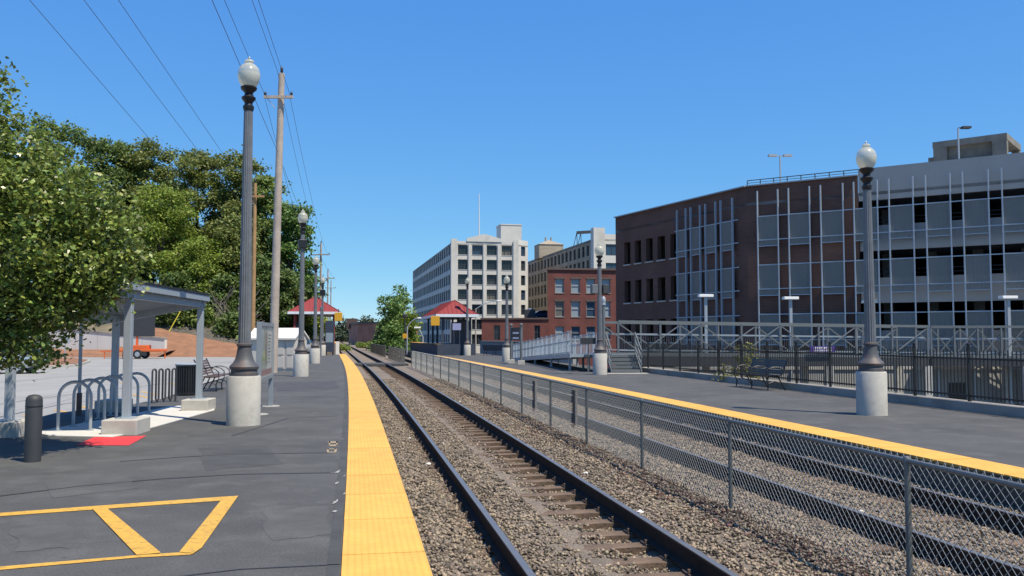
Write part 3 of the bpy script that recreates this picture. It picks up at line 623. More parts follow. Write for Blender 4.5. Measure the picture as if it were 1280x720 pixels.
# litter bin
def litter_bin(p, label):
    t = thing('litter_bin', label, 'litter bin', p, .3); m = MB(); m.lathe([(.25, .06), (.25, .76)], 24); m.build('liner', M['plast'], t, True)
    sm = MB(); sm.box(.27, .285, -.018, .018, .04, .82); sme = sm.me('slat', M['black'])
    for k in range(28): o = obj('slat', sme, t, (0, 0, 0), 2 * math.pi * k / 28)
    m = MB(); m.lathe([(.29, .03), (.295, .03), (.295, .08), (.29, .08)], 28); m.lathe([(.286, .78), (.295, .78), (.295, .82), (.286, .82)], 28); m.lathe([(.2, 0), (.2, .05)], 16); each(m, 'hoop_band', M['black'], t)
    m = MB(); m.lathe([(.3, .822), (.31, .83), (.31, .85), (.27, .87), (.14, .875), (.14, .85)], 28); m.build('lid', M['steel'], t, True); return t
litter_bin(P(233, 494), 'black slatted litter bin beside the bench behind the bike racks')
# benches
def bench(name_label, p, rz, mslat, L=1.85):
    t = thing('bench', name_label, 'bench', p, rz)       # local +x = length, facing -y
    sm = MB(); sm.box(-L / 2, L / 2, -.026, .026, -.012, .012); sme = sm.me('seat_slat', mslat)
    for k in range(6):
        o = obj('seat_slat', sme, t, (0, -.42 + k * .078, .44 - .012 * math.sin(k / 5 * 3.1)), 0)
    for k in range(6):
        o = obj('back_slat', sme, t, (0, .09 + .032 * k, .5 + .072 * k), 0); o.rotation_euler = (math.radians(66), 0, 0)
    for x in (-L / 2 + .06, 0, L / 2 - .06):
        m = MB(); m.tube([(x, -.36, 0), (x, -.34, .2), (x, -.43, .42), (x, -.1, .415), (x, .06, .44), (x, .14, .62), (x, .29, .93)], .02, 6)
        m.tube([(x, .2, 0), (x, .08, .2), (x, -.02, .41)], .02, 6); m.tube([(x, -.34, .2), (x, -.14, .28), (x, .08, .2)], .014, 6); m.build('leg_frame', M['black'], t, True)
        m = MB(); arc = [(x, .16, .64)] + [(x, -.12 + .3 * math.cos(q_), .52 + .17 * math.sin(q_)) for q_ in (.7, 1.2, 1.7, 2.3, 2.9, 3.4)] + [(x, -.4, .43)]
        m.tube(arc, .016, 6); m.build('arm_rest', M['black'], t, True)
    return t
bench('brown slatted bench with black looped arms beside the litter bin', P(262, 487.5), math.radians(98), M['slat'])
bench('black slatted bench in front of the iron fence', P(953, 485.5), math.radians(-80), M['black'], 2.3)
bench('dark bench behind the white sign posts on the right platform', P(617, 444.6), math.radians(150), M['black'], 1.9)
# poster case
a = Vector((-5.22, 18.2, 0)); b_ = Vector((-5.55, 20.35, 0)); d = (b_ - a); Lb = d.length
t = thing('poster_case', 'blue grey framed notice board with map poster behind the near lamp post', 'notice board', a, math.atan2(d.y, d.x))
for x in (0, Lb): m = MB(); m.box(x - .05, x + .05, -.05, .05, -.03, 1.9); bevel(each(m, 'post', M['alu'], t), .006)
m = MB(); m.box(.05, Lb - .05, -.045, .045, 1.82, 1.9); m.box(.05, Lb - .05, -.045, .045, .66, .74); each(m, 'frame_bar', M['alu'], t)
m = MB(); m.box(.05, Lb - .05, -.01, .03, .74, 1.82); pb = m.build('backboard', M['white'], t)
pic = mat('poster_photo', (.1, .13, .07), .5, col2=(.42, .45, .36), vs=4)
m = MB(); m.box(.1, 1.3, -.016, -.0125, .9, 1.78); m.build('poster_photo', pic, pb)
for (x0, x1, z0, z1, c) in ((.95, 1.15, 1.0, 1.7, (.22, .08, .06)), (.5, .8, 1.15, 1.3, (.5, .5, .08)), (.3, .55, 1.2, 1.75, (.35, .42, .45)), (.1, 1.3, 1.08, 1.16, (.2, .32, .06))):
    m = MB(); m.box(x0, x1, -.019, -.0165, z0, z1); m.build('poster_shape', mat('poster_' + str(x0) + str(c[0]), c, .6, var=.3, vs=9), pb)
m = MB(); m.box(.07, Lb - .07, -.0165, -.0125, .76, .885); m.build('poster_band', mat('poster_red', (.25, .04, .04), .5), pb)
for k in range(9): m = MB(); m.box(1.45, 1.45 + random.uniform(.3, .5), -.015, -.0125, 1.62 - k * .075, 1.64 - k * .075); m.build('text_line', M['dark'], pb)
m = MB(); m.box(.06, Lb - .06, -.036, -.032, .745, 1.815); m.build('glass_pane', MT['board_glass'], t)
for x in (0, Lb): m = MB(); m.lathe([(.22, -.01), (.2, .012), (.05, .014)], 9, (x, 0, 0)); m.build('post_collar', M['wpaint'], t)
# sign post in the shelter shade, sign post on the island
def sign_post(u, v, h, label, D=None, sleeve=True, plate=True):
    p = P(u, v); t = thing('sign_post', label, 'sign post', p, .2); m = MB(); m.box(-.03, .03, -.02, .02, -.15, h); each(m, 'post', M['steel'], t)
    if sleeve: m = MB(); m.box(-.045, .045, -.035, .035, -.13, .45); m.build('sleeve', M['slat'], t)
    if plate: m = MB(); m.box(-.23, .23, -.034, -.026, h - .5, h - .02); m.box(-.2, .2, -.0375, -.035, h - .2, h - .16); bevel(m.build('sign_plate', M['steel'], t), .002)
    return t
sign_post(98.5, 519, 2.0, 'thin steel post with dark sleeve behind the hoop racks', plate=False)
sign_post(81, 455, 1.7, 'pale sign on a thin post in the mulch island')
# shed
p0 = P(344, 464); t = thing('garden_shed', 'beige resin storage shed with white gabled roof by the utility pole', 'shed', p0, math.radians(-6))
for (x0, x1) in ((-1.25, -.02), (0, .93)):
    m = MB(); m.box(x0, x1, 0, 1.6, 0, 1.5); m.build('wall', M['shed'], t)
for x in (.04, .49):
    m = MB(); m.box(x, x + .42, -.03, -.002, .1, 1.38); m.box(x + .06, x + .36, -.045, -.03, .16, .68); m.box(x + .06, x + .36, -.045, -.03, .76, 1.3); dd = m.build('door', M['shed'], t)
    bevel(dd, .01); m = MB(); m.box(x + .1, x + .28, -.06, -.046, .72, .74); m.build('handle', M['dark'], dd)
m = MB(); m.add([(-1.35, -.15, 1.45), (1.0, -.15, 1.45), (1.0, .8, 1.92), (-1.35, .8, 1.92), (1.0, 1.75, 1.45), (-1.35, 1.75, 1.45), (-1.35, -.15, 1.53), (1.0, -.15, 1.53), (1.0, .8, 2.0), (-1.35, .8, 2.0), (1.0, 1.75, 1.53), (-1.35, 1.75, 1.53)],
    [(3, 2, 1, 0), (5, 4, 2, 3), (6, 7, 8, 9), (9, 8, 10, 11), (0, 1, 7, 6), (4, 5, 11, 10), (1, 2, 8, 7), (2, 4, 10, 8), (3, 0, 6, 9), (5, 3, 9, 11)]); m.build('roof', M['white'], t)
m = MB(); m.add([(.932, 0, 1.5), (.932, 1.6, 1.5), (.932, .8, 1.9)], [(0, 1, 2)]); m.build('gable', M['white'], t)
# white sign posts on right platform
t = thing('station_sign', 'dark station sign between two white ball topped posts', 'sign', P(645, 454.5), 0)
ends = [P(651.5, 455.5) - P(645, 454.5), P(639, 454) - P(645, 454.5)]
for e_ in ends:
    m = MB(); m.box(-.2, .2, -.2, .2, -.02, .22); bevel(m.build('footing', M['conc'], t, loc=e_), .02)
    m = MB(); m.lathe([(.085, .22), (.085, 2.1), (.1, 2.1), (.1, 2.14), (.05, 2.16), (.09, 2.2), (.105, 2.26), (.09, 2.32), (.03, 2.36)], 16); m.build('post', M['mint'], t, True, loc=e_)
m = MB(); m.bar(ends[0] + Vector((0, 0, 1.75)), ends[1] + Vector((0, 0, 1.75)), .04, .75); pn = m.build('sign_panel', M['dark'], t)
m = MB(); dq = ends[0] - ends[1]; nn = Vector((dq.y, -dq.x, 0)).normalized() * .024
for z in (1.5, 1.8): m.bar(ends[1] + dq * .2 + nn + Vector((0, 0, z)), ends[1] + dq * .8 + nn + Vector((0, 0, z)), .004, .1)
m.build('sign_lettering', M['textw'], pn)
# ================================================================== UTILITY POLES AND WIRES
def upole(base, h, r0, label, m_, arms, rz, lean=0, sc=1.0):
    t = thing('utility_pole', label, 'utility pole', base, rz); q = MB(); q.tube([(0, 0, -.3), (lean * .5, 0, h * .5), (lean, 0, h)], [r0, r0 * .85, r0 * .68], 14); q.build('pole', m_, t, True)
    for (z, wd, offx) in arms:
        q = MB(); q.box(-wd / 2 + offx, wd / 2 + offx, -r0 - .09, -r0 + .02, z - .06 * sc, z + .06 * sc); q.bar((-.02, -r0, z - .5), (-wd * .3, -r0 - .03, z - .03), .02, .03); ar = q.build('crossarm', m_, t)
        for s_ in (-1, 1):
            q = MB(); q.lathe([(.02, .05), (.05, .07), (.06, .11), (.04, .13), (.06, .16), (.05, .21), (.02, .24)], 10, (offx + s_ * (wd / 2 - .07), -r0 - .04, z)); q.build('insulator', M['black'], ar, True)
    q = MB(); q.lathe([(.03, 0), (.06, .08), (.07, .14), (.05, .17), (.07, .22), (.05, .28), (.02, .32)], 10, (lean, 0, h)); q.build('insulator', M['black'], t, True); return t
PB = P(341, 466); zt = PD(347, 92, PB.y).z
UP = upole(PB, zt, .2, 'weathered grey utility pole with short crossarm behind the shed', M['wood'], [(PD(345, 123, PB.y).z, 1.3, .13)], 0, lean=.2)
BP = P(315.5, 452); BZ = PD(316, 200, BP.y).z
q = upole(BP, PD(316, 229, BP.y).z, .15, 'brown wooden utility pole behind the near lamp post', M['woodb'], [(PD(316, 246, BP.y).z, .8, .25)], 0)
fpz = []
for i, (u, v0, D, lab) in enumerate(((400, 304, 105, 'far utility pole rising over the left red roof'), (386, 337, 122, 'thin far utility pole left of the red roof peak'), (409, 338, 150, 'farther thin utility pole right of the red roof peak'), (413, 352, 190, 'farthest utility pole beyond the red roof'))):
    b0 = PD(u, 425, D); z1 = PD(u, v0, D).z; upole(Vector((b0.x, D, -1)), z1 + 1, .16, lab, M['wood'], [(z1 + 1 - 1.4, 2.4, 0), (z1 + 1 - 4.5, 1.8, 0)][:2 if i < 2 else 1], -.2)
def wire(name, label, pts, r=.013, sag=.4, group='overhead wires'):
    out = []
    for i in range(len(pts) - 1):
        a, b = Vector(pts[i]), Vector(pts[i + 1])
        for k in range(16): f = k / 16; p = a.lerp(b, f); p.z -= 4 * sag * f * (1 - f); out.append(p)
    out.append(Vector(pts[-1])); m = MB(); m.tube(out, r, 5); o = m.build(name, M['wire'], None); tag(o, label, 'wire', group); return o
def beyond(a, b, k): return a + (b - a) * k
z1 = PD(329, 114, PB.y); z2 = PD(346.5, 88, PB.y); z3 = PD(361, 114, PB.y); z4 = PD(347.5, 191, PB.y)
farp = PD(400, 308, 105)
for i, (a, u0, dd, zz, lab) in enumerate(((z1, 280.5, 28, .0, 'overhead wire on the left end of the pole crossarm'), (z2, 315, 28.5, 0, 'overhead wire on the top of the grey utility pole'), (z3, 323, 28, 0, 'overhead wire on the right end of the pole crossarm'), (z4, 265, 22, 0, 'lower cable strung on the side of the grey utility pole'))):
    c = PD(u0, 0, dd); far = beyond(a, c, 3.4); far.z = min(far.z, a.z + 1.5) if i < 3 else a.z + .6; far.z = beyond(a, c, 1).z + (beyond(a, c, 1).z - a.z) * 1.2
    wire('power_line', lab, [beyond(a, c, 3.4), c, a], .009, .0); wire('power_line', lab.replace('wire on', 'wire running on from').replace('cable strung on', 'cable leading away from'), [a, farp + Vector(((i - 1) * 1.0, 0, -(i == 3) * 4 - (i in (0, 2)) * 1.2))], .009, .9)
for i, (u0, v1) in enumerate(((37, 318), (105, 272), (148, 236))):
    a = PD(316, v1, BP.y); c = PD(u0, 0, 24 + i); mid = PD((195, 242, 277)[i], (183, 181, 190)[i], 38 + i)
    wire('power_line', 'thin wire crossing the sky to the brown pole, ' + ('lowest of three', 'middle of three', 'uppermost of three')[i], [beyond(mid, c, 2.0), c, mid, a], .009, .0)
# ================================================================== RIGHT: STEPS, RAMP, FOOTBRIDGE
DZ = .78
s0 = P(783, 466.5); sa = math.radians(3)
t = thing('steel_steps', 'grey steel stair of five treads with handrails up to the footbridge', 'stairs', s0, sa)
for k in range(5):
    m = MB(); y = k * .28; z = DZ * (k + 1) / 5; m.box(-.62, .62, y, y + .32, z - .05, z); m.box(-.62, .62, y, y + .02, z - .12, z - .05); m.build('tread', M['mint'], t)
for s_ in (-1, 1):
    m = MB(); m.bar((s_ * .66, -.05, .0), (s_ * .66, 1.35, DZ), .04, .2); m.build('stringer', M['mint'], t)
    m = MB()
    for (y, z) in ((.0, 0), (.68, DZ * .5), (1.36, DZ)): m.bar((s_ * .66, y, z), (s_ * .66, y, z + 1.0), .05, .05)
    for h in (.35, .68, 1.0): m.bar((s_ * .66, -.05, h), (s_ * .66, 1.4, DZ + h), .04, .04)
    each(m, 'handrail', M['mint'], t)
ld = MB(); ld.box(-1.5, 1.0, 1.38, 3.4, DZ - .12, DZ); ld.build('landing', M['mint'], t)
for (x, y) in ((-1.45, 1.45), (.95, 1.45), (-1.45, 3.3), (.95, 3.3)): m = MB(); m.box(x - .05, x + .05, y - .05, y + .05, -.02 if x < 0 else -3.5, DZ - .12); each(m, 'leg', M['mint'], t)
m = MB(); m.box(-.9, .9, -.5, -.06, .0, .015); m.build('stair_pad', M['pad'], t)
# ramp, runs down to the left
ra = P(656, 449.5); rb = Vector((s0.x - 1.5, s0.y + 2.4, 0)); d = rb - ra; Lr = d.length
t = thing('access_ramp', 'pale blue steel access ramp with picket railings beside the steps', 'ramp', ra, math.atan2(d.y, d.x))
m = MB(); m.add([(0, -.75, 0), (Lr, -.75, DZ), (Lr, .75, DZ), (0, .75, 0), (0, -.75, -.04), (Lr, -.75, DZ - .14), (Lr, .75, DZ - .14), (0, .75, -.04)], [(0, 1, 2, 3), (7, 6, 5, 4), (4, 5, 1, 0), (5, 6, 2, 1), (6, 7, 3, 2), (7, 4, 0, 3)]); m.build('ramp_deck', M['shelt'], t)
m = MB(); m.bar((0, -.78, -.0), (Lr, -.78, DZ - .06), .05, .2); m.bar((0, .78, 0), (Lr, .78, DZ - .06), .05, .2); each(m, 'side_beam', M['shelt'], t)
pk2 = MB(); pk2.box(-.012, .012, -.012, .012, .08, 1.02); pk2m = pk2.me('picket', M['shelt']); po2 = MB(); po2.box(-.035, .035, -.035, .035, 0, 1.1); po2m = po2.me('post', M['shelt'])
for s_ in (-.78, .78):
    m = MB()
    for h in (.1, .62, 1.05): m.bar((0, s_, h), (Lr, s_, DZ + h), .035, .04)
    each(m, 'rail', M['shelt'], t)
    n_ = int(Lr / .3)
    for k in range(n_ + 1):
        x = k * Lr / n_
        obj('post' if k % 5 == 0 else 'picket', po2m if k % 5 == 0 else pk2m, t, (x, s_, DZ * x / Lr), 0)
for k in (.45, .72, .97):
    m = MB()
    for s_ in (-.7, .7): m.box(Lr * k - .05, Lr * k + .05, s_ - .05, s_ + .05, -.02, DZ * k - .1)
    each(m, 'leg', M['shelt'], t)
# small plate sign on ramp
m = MB(); m.box(-.35, .35, -.02, .02, 0, .28); m.box(-.3, .3, -.024, -.02, .05, .1); m.box(-.3, .3, -.024, -.02, .16, .21); pq = PD(735, 430, s0.y + 1.2)
m.box(-.02, .02, .0, .03, -.9, 0); o = m.build('ramp_sign', M['dark'], None, loc=(pq.x, pq.y, pq.z)); tag(o, 'small dark plate sign on the ramp railing beside the lamp', 'sign')
p = P(757.5, 466.5); t = thing('vent_pipe', 'pale steel pipe post with cap beside the loudspeaker lamp', 'pipe post', (p.x, p.y + .9, 0), 0)
m = MB(); m.lathe([(.07, -.02), (.07, 3.2)], 14); m.build('pipe', M['mint'], t, True); m = MB(); m.lathe([(.1, 3.0), (.1, 3.05), (.085, 3.1), (.1, 3.15), (.1, 3.3), (.05, 3.38)], 14); m.build('cap', M['steel'], t, True)
# truss footbridge
def truss(a, b, za, zb, h, nb, wd, label, railh=.98):
    t = thing('footbridge', label, 'footbridge', (a.x, a.y, 0), 0); d = b - a; d.z = 0; L = d.length; dn = d.normalized(); nrm = Vector((-dn.y, dn.x, 0))
    def pt(f, s_, z): return dn * (L * f) + nrm * s_ + Vector((0, 0, za + (zb - za) * f + z))
    m = MB(); m.add([pt(0, 0, 0), pt(1, 0, 0), pt(1, wd, 0), pt(0, wd, 0), pt(0, 0, -.12), pt(1, 0, -.12), pt(1, wd, -.12), pt(0, wd, -.12)], [(0, 1, 2, 3), (7, 6, 5, 4), (4, 5, 1, 0), (5, 6, 2, 1), (6, 7, 3, 2), (7, 4, 0, 3)]); m.build('deck', M['concd'], t)
    for s_ in (-.08, wd + .08):
        for (z, w1, nm) in ((h, .12, 'top_chord'), (0, .14, 'bottom_chord')): m = MB(); m.bar(pt(0, s_, z), pt(1, s_, z), .1, w1); m.build(nm, M['mint'], t)
        m = MB(); m.bar(pt(0, s_, -.3), pt(1, s_, -.3), .12, .42); m.build('girder', M['dark'], t)
        for k in range(nb + 1):
            m = MB(); m.bar(pt(k / nb, s_, .05), pt(k / nb, s_, h - .05), .085, .085); m.build('upright', M['mint'], t)
            if k < nb:
                m = MB(); z0, z1 = ((.08, h - .08) if k % 2 else (h - .08, .08)); m.bar(pt(k / nb, s_, z0), pt((k + 1) / nb, s_, z1), .05, .05); m.build('diagonal', M['mint'], t)
        m = MB(); m.bar(pt(0, s_ + .09, railh), pt(1, s_ + .09, railh), .05, .07); m.bar(pt(0, s_ + .09, .2), pt(1, s_ + .09, .2), .03, .05); m.build('guard_rail', M['alu'], t)
    m = MB()
    for k in range(int(L / .12)): f = k * .12 / L; m.bar(pt(f, .03, .1), pt(f, .03, railh), .012, .012)
    o = m.build('guard_mesh', M['mint'], t); o['kind'] = 'stuff'
    for f in ((.33, .66, 1) if L > 12 else (.5, 1)):
        m = MB(); m.bar(pt(f, 0, -.5), Vector((pt(f, 0, 0).x, pt(f, 0, 0).y, -4.02)), .35, .35); m.bar(pt(f, wd, -.5), Vector((pt(f, wd, 0).x, pt(f, wd, 0).y, -4.02)), .35, .35); each(m, 'pier', M['conc'], t)
    return t
b0 = Vector((PD(772, 420, 41.6).x, 41.6, 0)); b1 = Vector((PD(1158, 420, 46).x, 46, 0)); b2 = Vector((PD(1163, 420, 47.5).x, 47.5, 0)); b3 = Vector((PD(1400, 420, 46.5).x, 46.5, 0))
truss(b0, b1, DZ - .04, .56, 1.56, 8, 2.2, 'long grey steel truss footbridge behind the iron fence')
truss(b2, b3, .5, .5, 1.62, 8, 2.2, 'second steel truss span continuing past the bridge corner')
# lower wall with posts under the bridge
rw0 = Vector((PD(800, 420, 48.8).x, 48.8, -4)); rw1 = Vector((PD(1500, 420, 50.5).x, 50.5, -4)); d = rw1 - rw0
t = thing('retaining_wall', 'low grey blue wall with pale posts in the shade under the footbridge', 'wall', rw0, math.atan2(d.y, d.x)); Lw = d.length
m = MB(); m.box(0, Lw, 0, .3, -.05, 3.75); m.build('wall_panel', M['concw'], t)
m = MB(); m.box(-.02, Lw, -.08, .36, 3.75, 3.9); m.build('coping', M['conc'], t)
for k in range(int(Lw / 2.1)):
    m = MB(); m.box(k * 2.1, k * 2.1 + .14, -.16, -.02, 0, 3.7); each(m, 'post', M['steel'], t)
for k in range(int(Lw / 4.2)):
    if k % 3 == 1: m = MB(); m.box(k * 4.2 + .7, k * 4.2 + 1.7, -.03, -.002, 1.5, 3.0); m.build('dark_panel', M['plast'], t)
# purple sign on the bridge
pq = PD(1025, 440, 44.4); m = MB(); t = thing('purple_sign', 'wide purple sign with white lettering on the footbridge railing', 'sign', (pq.x, pq.y - .35, pq.z), .26)
m.box(-.72, .72, -.02, .02, 0, .3); bk = m.build('sign_panel', M['purple'], t)
m = MB()
for row, z in ((0, .17), (1, .04)):
    x = -.5
    while x < .5: wd = random.uniform(.045, .09); m.box(x, x + wd, -.026, -.022, z, z + .085); x += wd + .03
m.build('sign_lettering', M['textw'], bk)
m = MB(); m.box(-.5, -.46, .02, .2, .05, .12); m.box(.46, .5, .02, .2, .05, .12); each(m, 'bracket', M['steel'], t)
# parking lot lights below
for i, (u, v, D, lab) in enumerate(((882, 371.5, 52, 'shoebox light on pole before the brick garage, one nearest its corner window bays'), (988, 374.5, 51, 'shoebox light on pole before the brick garage mesh screens'), (1260, 373.5, 49, 'shoebox light on pole before the concrete ramp decks'), (1087, 379, 54, 'shoebox light on pole where brick meets concrete'))):
    p = PD(u, v, D); t = thing('parking_light', lab, 'street light', (p.x, p.y, -4), 0, 'shoebox lights by the garage'); z = p.z + 4
    m = MB(); m.box(-.08, .08, -.08, .08, -.02, z); m.build('pole', M['steel'], t); m = MB(); m.box(-.42, .42, -.25, .25, z, z + .16); bevel(m.build('lamp_head', M['lens'], t), .02)
    m = MB(); m.lathe([(.25, 0), (.25, .7), (.2, .72)], 16); m.build('concrete_base', M['conc'], t)
# ================================================================== RED ROOFED SHELTERS ON RAISED PLATFORMS
def hip_shelter(Y0, Y1, o0, o1, zp, ze, za, label, navy, plabel):
    c = T((Y0 + Y1) / 2, (o0 + o1) / 2); c.z = 0; L = Y1 - Y0; W = o1 - o0; rz = ang((Y0 + Y1) / 2)
    pf = thing('raised_platform', plabel, 'platform', c, rz); m = MB(); m.box(-W / 2 + .15, W / 2 - .15, -L / 2 + .4, L / 2 + 14, -.1, zp); m.build('platform_block', M['navy'] if navy else M['concd'], pf)
    es = -1 if o0 > 0 else 1
    m = MB(); m.box(es * (W / 2 - .3) - .3 - .0, es * (W / 2 - .3) + .3, -L / 2 + .45, L / 2 + 13.9, zp + .002, zp + .02); m.build('tactile_edge', tm, pf)
    t = thing('platform_shelter', label, 'shelter', c, rz)
    x, y = W / 2, L / 2; ri = y - x * .95
    m = MB(); m.add([(-x, -y, ze), (x, -y, ze), (x, y, ze), (-x, y, ze), (0, -ri, za), (0, ri, za)], [(0, 1, 4), (1, 2, 5, 4), (2, 3, 5), (3, 0, 4, 5), (3, 2, 1, 0)]); rf = m.build('roof', M['redroof'], t)
    # standing seams and hips
    def seam(a, b): q = MB(); q.bar(a, b, .05, .06); q.build('roof_seam', M['redroof'], rf)
    for s_ in (-1, 1):
        for k in range(-4, 5):
            xx = k * x / 5; zz = ze + (za - ze) * (1 - abs(xx) / x); seam((xx, s_ * y, ze + .01), (xx, s_ * (y - (y - ri) * (1 - abs(xx) / x)), zz + .01))
        nn = int(L / .6)
        for k in range(1, nn):
            yy = -y + L * k / nn; f = min(1, (y - abs(yy)) / (y - ri)); seam((s_ * x, yy, ze + .01), (s_ * x * (1 - f), yy, ze + (za - ze) * f + .01))
        for e_ in (-1, 1): seam((s_ * x, e_ * y, ze + .02), (0, e_ * ri, za + .02))
    m = MB(); m.box(-x - .05, x + .05, -y - .05, -y, ze - .22, ze + .02); m.box(-x - .05, x + .05, y, y + .05, ze - .22, ze + .02); m.box(-x - .05, -x, -y, y, ze - .22, ze + .02); m.box(x, x + .05, -y, y, ze - .22, ze + .02); each(m, 'fascia', M['eave'], t)
    m = MB(); m.box(-x + .02, x - .02, -y + .02, y - .02, ze - .16, ze - .1); m.build('soffit', M['dark'], t)
    for s_ in (-1, 1):
        for yy in [-y + .5 + k * (L - 1) / 3 for k in range(4)]: m = MB(); m.box(s_ * (x - .6) - .09, s_ * (x - .6) + .09, yy - .09, yy + .09, zp, ze - .15); each(m, 'post', M['redroof'] if not navy else M['navy'], t)
    wx = x - .7 if o0 > 0 else -x + .7
    m = MB(); m.box(wx - .05, wx + .05, -y + .8, y - .5, zp + .002, zp + 2.0); m.build('wind_screen', M['navy'], t)
    return t, pf
hip_shelter(72.5, 84.5, 5.75, 9.3, .95, 3.45, 4.7, 'red hipped metal roof shelter on the right platform', True, 'dark raised platform under the right red roofed shelter')
hip_shelter(85, 97, -6.9, -2.0, .95, 3.95, 5.5, 'red hipped metal roof shelter on the left platform', False, 'raised boarding platform under the left red roofed shelter')
t = thing('wooden_steps', 'wooden steps with handrail up to the left raised platform', 'stairs', T(78.6, -3.2), ang(79))
for k in range(6): m = MB(); m.box(-.55, .55, k * 1.0, k * 1.0 + 1.05, -.05, .16 * (k + 1)); m.build('tread', mat('step_wood', (.2, .15, .1), .9, var=.2, vs=3), t)
for s_ in (-1, 1):
    m = MB(); m.bar((s_ * .6, 0, .95), (s_ * .6, 6, 1.9), .06, .08)
    for y in (0, 3, 6): m.bar((s_ * .6, y, 0), (s_ * .6, y, .95 + y * .16), .08, .08)
    each(m, 'handrail', M['slat'], t)
m = MB(); m.box(.75, 1.05, -.15, .15, 0, 1.15); o = m.build('gate_pillar', M['white'], t)
for (u, v, D, lab) in ((423, 396, 83, 'amber hanging sign under the left red roof eave'), (544, 401, 73, 'amber hanging sign under the right red roof eave')):
    p = PD(u, v, D); t = thing('amber_sign', lab, 'sign', (p.x, p.y, p.z), 0); m = MB(); m.box(-.36, .36, -.05, .05, -.4, .4); bevel(m.build('sign_box', M['ybox'], t), .02); m = MB(); m.box(-.03, .03, -.02, .02, .4, .75); m.build('hanger', M['dark'], t)
p = PD(571, 408, 71.5); t = thing('platform_sign', 'small pale lilac sign on posts beside the right red roofed shelter', 'sign', (p.x, p.y, 0), 0); m = MB(); m.box(-.34, .34, -.03, .03, p.z - .3, p.z + .25); m.build('sign_panel', mat('lilac', (.3, .32, .5), .5), t); m = MB(); m.box(-.26, -.2, -.02, .02, -.02, p.z - .3); m.box(.2, .26, -.02, .02, -.02, p.z - .3); each(m, 'post', M['navy'], t)
t = thing('platform_post', 'thin white post at the left platform lamp by the far steps', 'post', P(400.7, 446), 0); m = MB(); m.lathe([(.07, 0), (.07, 3.7), (.1, 3.7), (.1, 3.9), (.03, 3.95)], 12); m.build('post_tube', M['mint'], t, True)
t = thing('timetable_cabinet', 'dark blue cabinet standing behind the far left lamp posts', 'cabinet', P(396.5, 446.5) + Vector((-.3, 6, 0)), 0); m = MB(); m.box(-.35, .35, -.1, .1, .3, 2.9); m.build('cabinet_body', M['navy'], t); m = MB(); m.box(-.3, .3, -.112, -.102, 1.1, 1.9); m.build('cabinet_panel', M['panepale'], t); m = MB(); m.box(-.3, -.22, -.05, .05, -.02, .3); m.box(.22, .3, -.05, .05, -.02, .3); each(m, 'leg', M['navy'], t)
# street lights beyond
def cobra(u, v, D, armdx, lab, ub=None, vb=430, m_=None, zb=-4):
    p = PD(u, v, D); t = thing('street_light', lab, 'street light', (p.x - armdx, p.y, zb), 0, 'cobra head street lights'); z = p.z - zb
    m = MB(); m.tube([(0, 0, 0), (0, 0, z - .9)], [.1, .07], 10); m.build('pole', m_ or M['wood'], t, True); m = MB(); m.tube([(0, 0, z - 1.0), (armdx * .35, 0, z - .4), (armdx * .7, 0, z - .1), (armdx, 0, z)], .05, 8); m.build('arm', M['steel'], t, True)
    m = MB(); m.box(armdx - .1, armdx + .55, -.14, .14, z - .08, z + .08); bevel(m.build('lamp_head', M['lens'], t), .03); return t
cobra(622, 376, 105, 2.6, 'street light with pale curved arm on brown pole beside the right red roof')
cobra(523, 397.5, 95, 1.2, 'small street light with curved arm under the dark trees', m_=M['steel'])
cobra(519, 409.5, 90, -.8, 'low white curved street light beside the trees', m_=M['steel'])
p = PD(506, 391, 92); t = thing('signal_mast', 'rail signal mast with round lamp in front of the green trees', 'signal', T(92, p.x - xc(92), -.5), 0); m = MB(); m.tube([(0, 0, 0), (0, 0, 4)], .06, 8); m.lathe([(.12, 4.0), (.26, 4.1), (.26, 4.4), (.12, 4.5)], 12); m.build('mast', M['dark'], t); m = MB(); m.box(-.22, .22, -.1, .1, 1.9, 2.4); m.build('amber_box', M['ybox'], t)
# ================================================================== BUILDINGS
def uray(p0, p1, u):                       # distance along p0->p1 where the vertical plane of pixel column u crosses it
    k = (u - 640) / F * 1.0; dx, dy = p1[0] - p0[0], p1[1] - p0[1]; L = math.hypot(dx, dy); s = (k * p0[1] - p0[0]) / (dx - k * dy); return s * L
def zat(p0, p1, t, v):
    L = math.hypot(p1[0] - p0[0], p1[1] - p0[1]); Y = p0[1] + (p1[1] - p0[1]) * t / L; return PD(640, v, Y).z
WC = {}
PANES = [M['pane']] * 4 + [M['paneblue'], M['panegrey'], M['paneblind']]
def wuv(me, p0, dr):
    a = me.attributes.new('wall_uv', 'FLOAT_VECTOR', 'POINT'); V = np.empty(len(me.vertices) * 3, np.float32); me.vertices.foreach_get('co', V); V = V.reshape(-1, 3)
    out = np.zeros_like(V); out[:, 0] = V[:, 0] * dr[0] + V[:, 1] * dr[1]; out[:, 1] = V[:, 2]; a.data.foreach_set('vector', out.reshape(-1))
